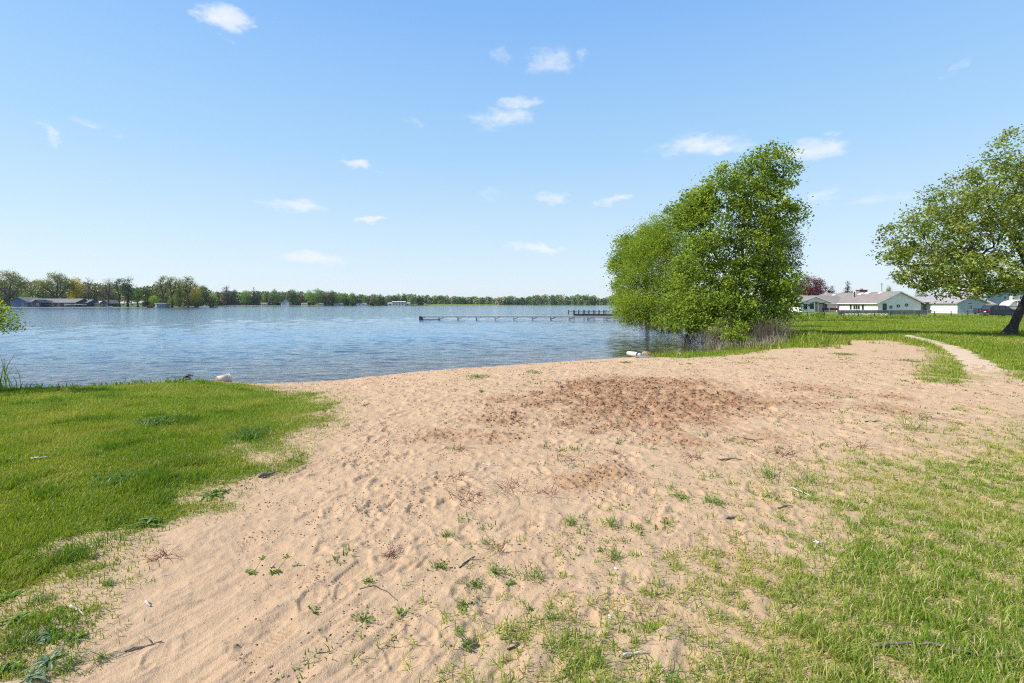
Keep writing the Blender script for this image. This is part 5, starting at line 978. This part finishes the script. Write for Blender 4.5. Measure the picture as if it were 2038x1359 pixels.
def litter_piece(px, py, w, label, mat, name, cat):
    x, y = P(px, py); x, y = P(px, py, g1(x, y)); r2 = np.random.default_rng(px); o = MB().add([(-w, -w * .6, 0), (w * .8, -w * .5, .004), (w, w * .4, w * .35), (-w * .4, w * .7, w * .25), (-w, -w * .6, .004), (w * .8, -w * .5, .009), (w, w * .4, w * .35 + .005), (-w * .4, w * .7, w * .25 + .005)], [(3, 2, 1, 0), (4, 5, 6, 7), (0, 1, 5, 4), (1, 2, 6, 5), (2, 3, 7, 6), (3, 0, 4, 7)]).build(name, mat); o.location = (x, y, g1(x, y) + .003); o.rotation_euler = (0, 0, r2.uniform(0, 6)); return tag(o, label, cat)
LITTER = plain('litter_white', (.8, .8, .82), (.65, .66, .7), 9, .5); litter_piece(1212, 1231, .014, 'bluish white scrap at the left edge of the lower grass', LITTER, 'scrap', 'litter'); litter_piece(1625, 1081, .020, 'white scrap lying in the thin grass at right', LITTER, 'scrap', 'litter'); litter_piece(1226, 1133, .012, 'small white shell fragment on the bare sand above the grass', LITTER, 'shell_fragment', 'shell')

WEED_RED = leafmat('dried_red_weed', (.12, .045, .03), (.28, .14, .085), .15, None, .8); WEED_GREEN = leafmat('weed_green', (.09, .18, .02), (.24, .33, .05), .35, None, .5); WEED_LUSH = leafmat('weed_lush', (.04, .12, .015), (.12, .24, .03), .35); WEED_BLUE = leafmat('weed_blue_green', (.10, .17, .07), (.30, .38, .24), .3, None, .45)
def ribbons(n, R, h, w, r2, curl=.5, wid=None, segs=4, spread=.15, amin=0):
    """arching strap leaves out of one crown"""
    V_ = []; F_ = []; vv = []
    for i in range(n):
        a = r2.uniform(0, 6.28); l = R * r2.uniform(.55, 1.15); hh = h * r2.uniform(.4, 1.2); bx, by = r2.normal(0, R * spread, 2); d = np.array([math.cos(a), math.sin(a)]); p = np.array([-d[1], d[0]]); b = len(V_); q = r2.normal(0, .12); va = r2.random()
        for k in range(segs + 1):
            f = k / segs; z = hh * (1.6 * f - f * f * (1 + curl) * .9); ww = w * (.35 + 1.3 * f * (1 - f) * 2 if wid else (1 - .85 * f)) * .5 * (.15 if f == 1 else 1)
            c = np.array([bx, by]) + d * l * f + p * q * l * f * f
            V_ += [(c[0] - p[0] * ww, c[1] - p[1] * ww, max(z, -.01) + (.15 * ww if wid else 0)), (c[0] + p[0] * ww, c[1] + p[1] * ww, max(z, -.01) + (.15 * ww if wid else 0))]; vv += [va, va]
            if k: F_.append((b + 2 * k - 2, b + 2 * k - 1, b + 2 * k + 1, b + 2 * k))
    return V_, F_, vv
def at_px(px, py):
    x, y = P(px, py)
    for _ in range(3): x, y = P(px, py, g1(x, y))
    return x, y
def weed(kind, px, py, R, label, seed):
    r2 = np.random.default_rng(seed * 7 + 1); x, y = at_px(px, py); R = R * .68 if (px < 260 and py > 1150) else R; w = .0035 + .0006 * y
    if kind == 'red': V_, F_, vv = ribbons(int(18 + 8 * r2.random()), R * .95, R * .42, w * 1.15, r2, .3, None, 4, .2); nm, mt, ct, g = 'dried_weed', WEED_RED, 'dried weed', 'dried reddish weeds on the sand'
    elif kind == 'rosette': V_, F_, vv = ribbons(26, R * .8, R * .55, R * .15, r2, .6, True, 5, .16); nm, mt, ct, g = 'broadleaf_weed', WEED_GREEN, 'weed', 'broad-leaved weeds'
    elif kind == 'lush': V_, F_, vv = ribbons(90, R, R * .75, w * 2.2, r2, .4, None, 3, .5); nm, mt, ct, g = 'broadleaf_weed', WEED_LUSH, 'weed', 'broad-leaved weeds'
    elif kind == 'bluerosette': V_, F_, vv = ribbons(24, R * .8, R * .5, R * .14, r2, .6, True, 5, .16); nm, mt, ct, g = 'broadleaf_weed', WEED_BLUE, 'weed', 'broad-leaved weeds'
    elif kind == 'tuft': V_, F_, vv = ribbons(46, R, R * 1.0, w, r2, .2, None, 3, .3); nm, mt, ct, g = 'grass_tuft', WEED_GREEN, 'grass tuft', 'single grass tufts on the sand'
    elif kind == 'sprig':
        V_, F_, vv = [], [], []
        for i in range(3):
            a, b, c = ribbons(9, R * .35, R * .35, R * .10, r2, .3, True, 3, .1); ox, oy = r2.normal(0, R * .3, 2); o_ = len(V_); V_ += [(p[0] + ox, p[1] + oy, p[2] + R * .5 * (i == 0)) for p in a]; F_ += [tuple(q + o_ for q in f) for f in b]; vv += c; o_ = len(V_); V_ += [(0, 0, .003), (.004, .004, .003), (ox + .003, oy + .003, .006 + R * .5 * (i == 0)), (ox, oy, .006 + R * .5 * (i == 0))]; F_.append((o_, o_ + 1, o_ + 2, o_ + 3)); vv += [.2] * 4
        nm, mt, ct, g = 'weed_sprig', WEED_GREEN, 'weed', 'small weeds on the sand'
    else:
        n = int(70 * (R / .12)); c = np.stack([r2.normal(0, R * .42, n), r2.normal(0, R * .42, n), r2.uniform(.008, .035, n)], -1); V_, F_ = leaf_quads(c, .012 + .0012 * y, r2, 1.2, .9); vv = np.repeat(r2.random(n), 4); b_ = len(V_); st_ = V_[0::4] + np.array([.0015, .0015, 0]); V_ = np.concatenate([V_, [[0, 0, .004], [.003, .002, .004]], st_]); F_ = np.concatenate([F_, np.stack([np.full(n, b_), np.full(n, b_ + 1), b_ + 2 + np.arange(n), np.arange(n) * 4], -1)]); vv = np.concatenate([vv, np.full(n + 2, .3)]); nm, mt, ct, g = 'clover_patch', WEED_GREEN, 'clover', 'clover patches on the sand'
    o = link(nm, mesh_np(nm, V_, F_, mt, False, {'v': vv})); o.location = (x, y, g1(x, y) - .004); return tag(o, label, ct, g)
for i, (k, px, py, R, lab) in enumerate([
    ('red', 915, 893, .30, 'upright dried red weed, upper left of the dried weeds'), ('red', 1142, 915, .42, 'wide dried red weed in the centre of the sand below the dug patch'), ('red', 925, 990, .36, 'dried red weed sprawling left of the largest one'), ('red', 1015, 978, .46, 'largest spidery dried weed in the middle of the sand'), ('red', 1092, 982, .26, 'small dried red weed touching the right of the largest one'),
    ('red', 912, 950, .26, 'flattened dried red weed above the sprawling one'), ('red', 1375, 910, .26, 'dried brown weed right of the centre of the sand'), ('red', 1182, 862, .26, 'thin dried weed just below the dug brown patch'), ('red', 1118, 845, .28, 'dried stalky weed left below the dug brown patch'), ('red', 776, 1100, .13, 'small dried reddish stalk alone on the lower left sand'),
    ('red', 998, 1092, .20, 'dried brown sprigs below the spidery weed'), ('red', 1705, 890, .36, 'tall dried stalks at the upper edge of the thin grass'), ('red', 1222, 900, .24, 'thin grey dried weed right of the wide dried red one'), ('red', 1845, 832, .42, 'dried sprawling weed near the right edge of the sand'), ('red', 320, 1110, .16, 'tuft of dried brown stems on the sand below the left turf'), ('red', 1560, 905, .3, 'dried stems among green tufts right of the level stick'),
    ('rosette', 428, 986, .17, 'dark leafy rosette at the sand edge of the left turf'), ('rosette', 295, 1045, .17, 'broad-leaved weed on bare sand under the left turf edge'), ('rosette', 40, 1235, .17, 'dark green broad-leaved weed at the far left lower corner'), ('bluerosette', 90, 1268, .15, 'shiny grey green rosette in the lower left corner'), ('rosette', 150, 1272, .13, 'strap-leaved weed farthest right in the lower left corner'), ('bluerosette', 95, 1318, .15, 'silvery strap-leaved weed at the bottom of the lower left corner'), ('bluerosette', 65, 1350, .13, 'pale shiny rosette on the bottom edge at far left'),
    ('rosette', 20, 1190, .14, 'leafy green weed clump at the left edge, topmost of the lower left corner'), ('rosette', 120, 1215, .10, 'small leafy weed right of the corner clumps beside the pale stick'), ('tuft', 70, 1200, .13, 'grass tuft between the leafy weeds of the lower left corner'), ('tuft', 30, 1290, .14, 'grass tuft at the left edge under the dark green leafy weed'), ('tuft', 135, 1330, .10, 'short tuft at the bottom of the lower left corner'), ('tuft', 200, 1310, .06, 'pale straw-like tuft on the sand right of the lower left corner'), ('tuft', 215, 1165, .10, 'fine spreading tuft on the sand under the left turf'), ('sprig', 175, 1250, .08, 'small weed sprig right of the grey green rosette'), ('rosette', 15, 1330, .13, 'broad-leaved weed cut by the left edge near the bottom'),
    ('lush', 314, 843, .24, 'dark weed clump in the middle of the left turf'), ('lush', 500, 870, .24, 'leafy weed near the right end of the left turf'), ('lush', 230, 962, .2, 'lush broad-leaved clump on the left turf near the sand'),
    ('rosette', 1012, 1163, .06, 'narrow-leaved upright weed between two clover patches'), ('sprig', 505, 1138, .12, 'dark green little plant with a bent stem on the left sand'), ('sprig', 553, 1132, .11, 'second little dark plant right of the bent-stemmed one'), ('sprig', 626, 1220, .07, 'tiny dark sprig above the ribbed shoe print'), ('sprig', 930, 1275, .10, 'sharp-leaved sprig on the sand near the bottom'), ('sprig', 1050, 1215, .08, 'small star-shaped weed below the clover patches'),
    ('tuft', 890, 1067, .07, 'little round tuft of fine grass alone on the sand'), ('tuft', 1062, 1148, .11, 'dense fine grass tuft right of the clover'), ('tuft', 1525, 950, .26, 'thick dark grass tuft at the upper border of the thin grass'), ('tuft', 1135, 1042, .09, 'small fine tuft on the sand right of centre'), ('tuft', 1215, 1045, .10, 'fine tuft beside another toward the thin grass'), ('tuft', 1222, 1110, .08, 'bright short tuft at the left limit of the thin grass'), ('tuft', 1100, 1235, .08, 'tuft at the left front of the lower grass'), ('tuft', 1815, 855, .4, 'broad green clump on the sand before the right grass'), ('tuft', 1610, 960, .22, 'green tuft right behind the thick dark tuft'),
    ('clover', 945, 1165, .10, 'clover patch left of the narrow-leaved weed'), ('clover', 985, 1140, .10, 'clover patch just above the narrow-leaved weed'), ('clover', 725, 1235, .08, 'clover patch on the lower left sand with gaps'), ('clover', 795, 1222, .06, 'small clover patch right of the gappy one'), ('clover', 880, 1131, .07, 'little clover sprig left of the dark knobbed stick'), ('clover', 735, 1158, .05, 'tiny clover cluster above the arching brown stem'), ('clover', 925, 1205, .08, 'low clover runner below the clover patches'), ('clover', 1355, 990, .16, 'clover mat on the sand right of the spidery weeds'), ('clover', 1420, 1000, .18, 'clover mat at the start of the thin grass'),
    ('clover', 1065, 742, .36, 'dark low plant on the sand near the waterline'), ('clover', 1475, 724, .34, 'green plant with a reddish side left of the grassy rim'), ('clover', 1246, 722, .28, 'dark low plant on the sand below the white pipe'), ('clover', 1678, 705, .5, 'low green patch on the upper right sand'), ('clover', 1812, 718, .6, 'wide low green patch near the path'), ('clover', 950, 750, .4, 'thin grey green growth near the shore')]):
    weed(k, px, py, R, lab, i)
# reeds at the left edge
x, y = P(12, 775, -.1); n = 90; xx = x + r5.uniform(-1.0, .45, n); yy = 10.9 + r5.normal(0, .35, n); b0 = np.array([x, 10.9])
V_, F_, v_ = blades('', xx, yy, r5.uniform(.45, 1.0, n) * np.where(xx > x + .15, .62, 1), .020, .5, WEED_GREEN, r5.random(n) * .6, True); tag(link('tall_reeds', mesh_np('tall_reeds', V_, F_, WEED_GREEN, False, {'v': v_})), 'clump of tall dark reeds on the bank at the left edge', 'reeds')
n = 1500; xx = r5.uniform(-14, -7.6, n); yy = 11.0 + .12 * (xx + 12) + r5.normal(.2, .22, n); V_, F_, v_ = blades('', xx, yy, r5.uniform(.06, .2, n), .03, .9, WEED_GREEN, r5.random(n), True); tag(link('bank_weeds', mesh_np('bank_weeds', V_, F_, WEED_GREEN, False, {'v': v_})), 'low leafy weeds along the top of the left bank', 'weeds', kind='stuff')
# tall weeds and pale flowers at the fences
n = 2600; xx = r5.uniform(X(1540, 66), X(1850, 66), n); yy = 66 + (xx - X(1540, 66)) * .08 + r5.normal(0, .5, n); k = r5.random(n) < .2 + sst(0, .4, fbm(xx / 2, yy / 2, 2, 131)); xx, yy = xx[k], yy[k]; n = len(xx)
V1 = blades('', xx, yy, r5.uniform(.15, .6, n), .09, .5, GRASS, r5.random(n) * .7, True); n = 1400; xx = r5.uniform(X(1850, 73), X(2030, 73), n); yy = 74 + r5.normal(0, .8, n); V2 = blades('', xx, yy, r5.uniform(.12, .45, n), .09, .5, GRASS, r5.random(n) * .7, True)
V_, F_, v_ = join([V1, V2]); tag(link('fence_weeds', mesh_np('fence_weeds', V_, F_, GRASS, False, {'v': v_})), 'tall weeds left standing along the wire fence', 'weeds', kind='stuff')
FLOW = leafmat('pale_flower', (.35, .42, .12), (.85, .83, .7), .2); n = 900; xx = X(1680, 88) + r5.random(n) * (X(1765, 88) - X(1680, 88)); yy = 88 + r5.normal(0, .4, n); c = np.stack([xx, yy, gz(xx, yy) + r5.uniform(.02, .38, n)], -1); V_, F_ = leaf_quads(c, .16, r5, .8, .9); tag(link('flower_bed', mesh_np('flower_bed', V_, F_, FLOW, False, {'v': np.repeat(r5.random(n), 4)})), 'pale flowering plants before the board fence', 'flowers', kind='stuff')
# crumbs of bark and dirt, and seedlings, on the sand
def crumbs():
    n = 85000; d = 2.0 * (17 / 2.0) ** (r5.random(n) ** .62); x = -d * .55 + r5.random(n) * (d * 1.6); q = lookup(Q, x, d); s = lookup(S0, x, d); k = (q > -.6) & (s > .04) & (((s < .45) & (r5.random(n) < .45)) | (r5.random(n) < .12 + .88 * np.maximum(sst(-.05, .4, fbm(x / .7, d / .7, 3, 141)), lookup(DIG, x, d)))); x, y = x[k], d[k]; n = len(x)
    sz = (.0018 + .0075 * r5.random(n) ** 2.5) * (.7 + .13 * y) * (1 + 1.2 * lookup(DIG, x, y)); c = np.stack([x, y, gz(x, y) + sz * .25], -1); a = r5.uniform(0, 6.28, n); el = r5.uniform(.35, .9, n); tw = np.where(r5.random(n) < .09, 1, 0); sz = np.where(tw == 1, np.maximum(sz, .006), sz); el = np.where(tw == 1, .10, el)
    u = np.stack([np.cos(a), np.sin(a), r5.normal(0, .2, n) * (1 - .7 * tw)], -1) * (sz * (1 + 3.2 * tw * r5.random(n)))[:, None]; v = np.stack([-np.sin(a), np.cos(a), r5.normal(0, .1, n)], -1) * (sz * el)[:, None]; w = np.array([0, 0, 1])[None] * (sz * np.where(tw == 1, .2, .6))[:, None]
    V_ = np.stack([c - u, c - v, c + u, c + v, c + w, c - w * .4], 1).reshape(-1, 3); T = np.array([[0, 1, 4], [1, 2, 4], [2, 3, 4], [3, 0, 4], [1, 0, 5], [2, 1, 5], [3, 2, 5], [0, 3, 5]]); F_ = ((np.arange(n) * 6)[:, None, None] + T[None]).reshape(-1, 3)
    m, nt, b, out = newmat('bark_crumb'); nt.links.new(mixc(nt, attr(nt, 'v'), (.085, .045, .026), (.42, .21, .105)), b.inputs['Base Color']); b.inputs['Roughness'].default_value = .95
    tag(link('sand_litter', mesh_np('sand_litter', V_, F_, m, False, {'v': np.repeat(r5.random(n) ** 1.2, 6)})), 'dark crumbs of bark and soil scattered over the sand', 'debris', kind='stuff')
crumbs()
def seedlings():
    m = 1500; d = 2.2 * (17 / 2.2) ** r5.random(m); x = r5.uniform(-.5, 1.0, m) * d * 1.0; q = lookup(Q, x, d); k = (q > 0) & (lookup(S0, x, d) > .8) & (lookup(DIG, x, d) < .25) & (r5.random(m) < sst(-.1, .3, fbm(x / .9, d / .9, 3, 151)) * sst(-1.5, 2.5, x + .1 * d) ); x, d = x[k], d[k]
    nb = r5.integers(6, 26, len(x)); X_ = np.repeat(x, nb); Y_ = np.repeat(d, nb); n = len(X_); sp = np.repeat(r5.uniform(.015, .06, len(x)) * (1 + .04 * d), nb); X_ = X_ + r5.normal(0, 1, n) * sp; Y_ = Y_ + r5.normal(0, 1, n) * sp
    V1 = blades('', X_, Y_, r5.uniform(.015, .06, n), .006 + .0011 * Y_, .95, WEED_GREEN, r5.random(n), True)
    V_, F_, v_ = V1; tag(link('seedlings', mesh_np('seedlings', V_, F_, WEED_GREEN, False, {'v': v_})), 'tiny green seedlings coming up through the open sand', 'seedlings', kind='stuff')
seedlings()

# ------------------------------------------------------------------ the air over the lake
HAZE = 0.00006
hm = bpy.data.materials.new('haze_air'); hm.use_nodes = True; hm.node_tree.nodes.clear()
ho = hm.node_tree.nodes.new('ShaderNodeOutputMaterial'); hv = hm.node_tree.nodes.new('ShaderNodeVolumePrincipled'); hv.inputs['Color'].default_value = (.86, .92, 1, 1); hv.inputs['Density'].default_value = HAZE; hv.inputs['Anisotropy'].default_value = .3
hm.node_tree.links.new(hv.outputs[0], ho.inputs['Volume'])
tag(MB().box(-2750, 2750, -2750, 2750, -5, 45).build('haze', hm), 'thin pale haze over the lake', 'haze', kind='stuff')
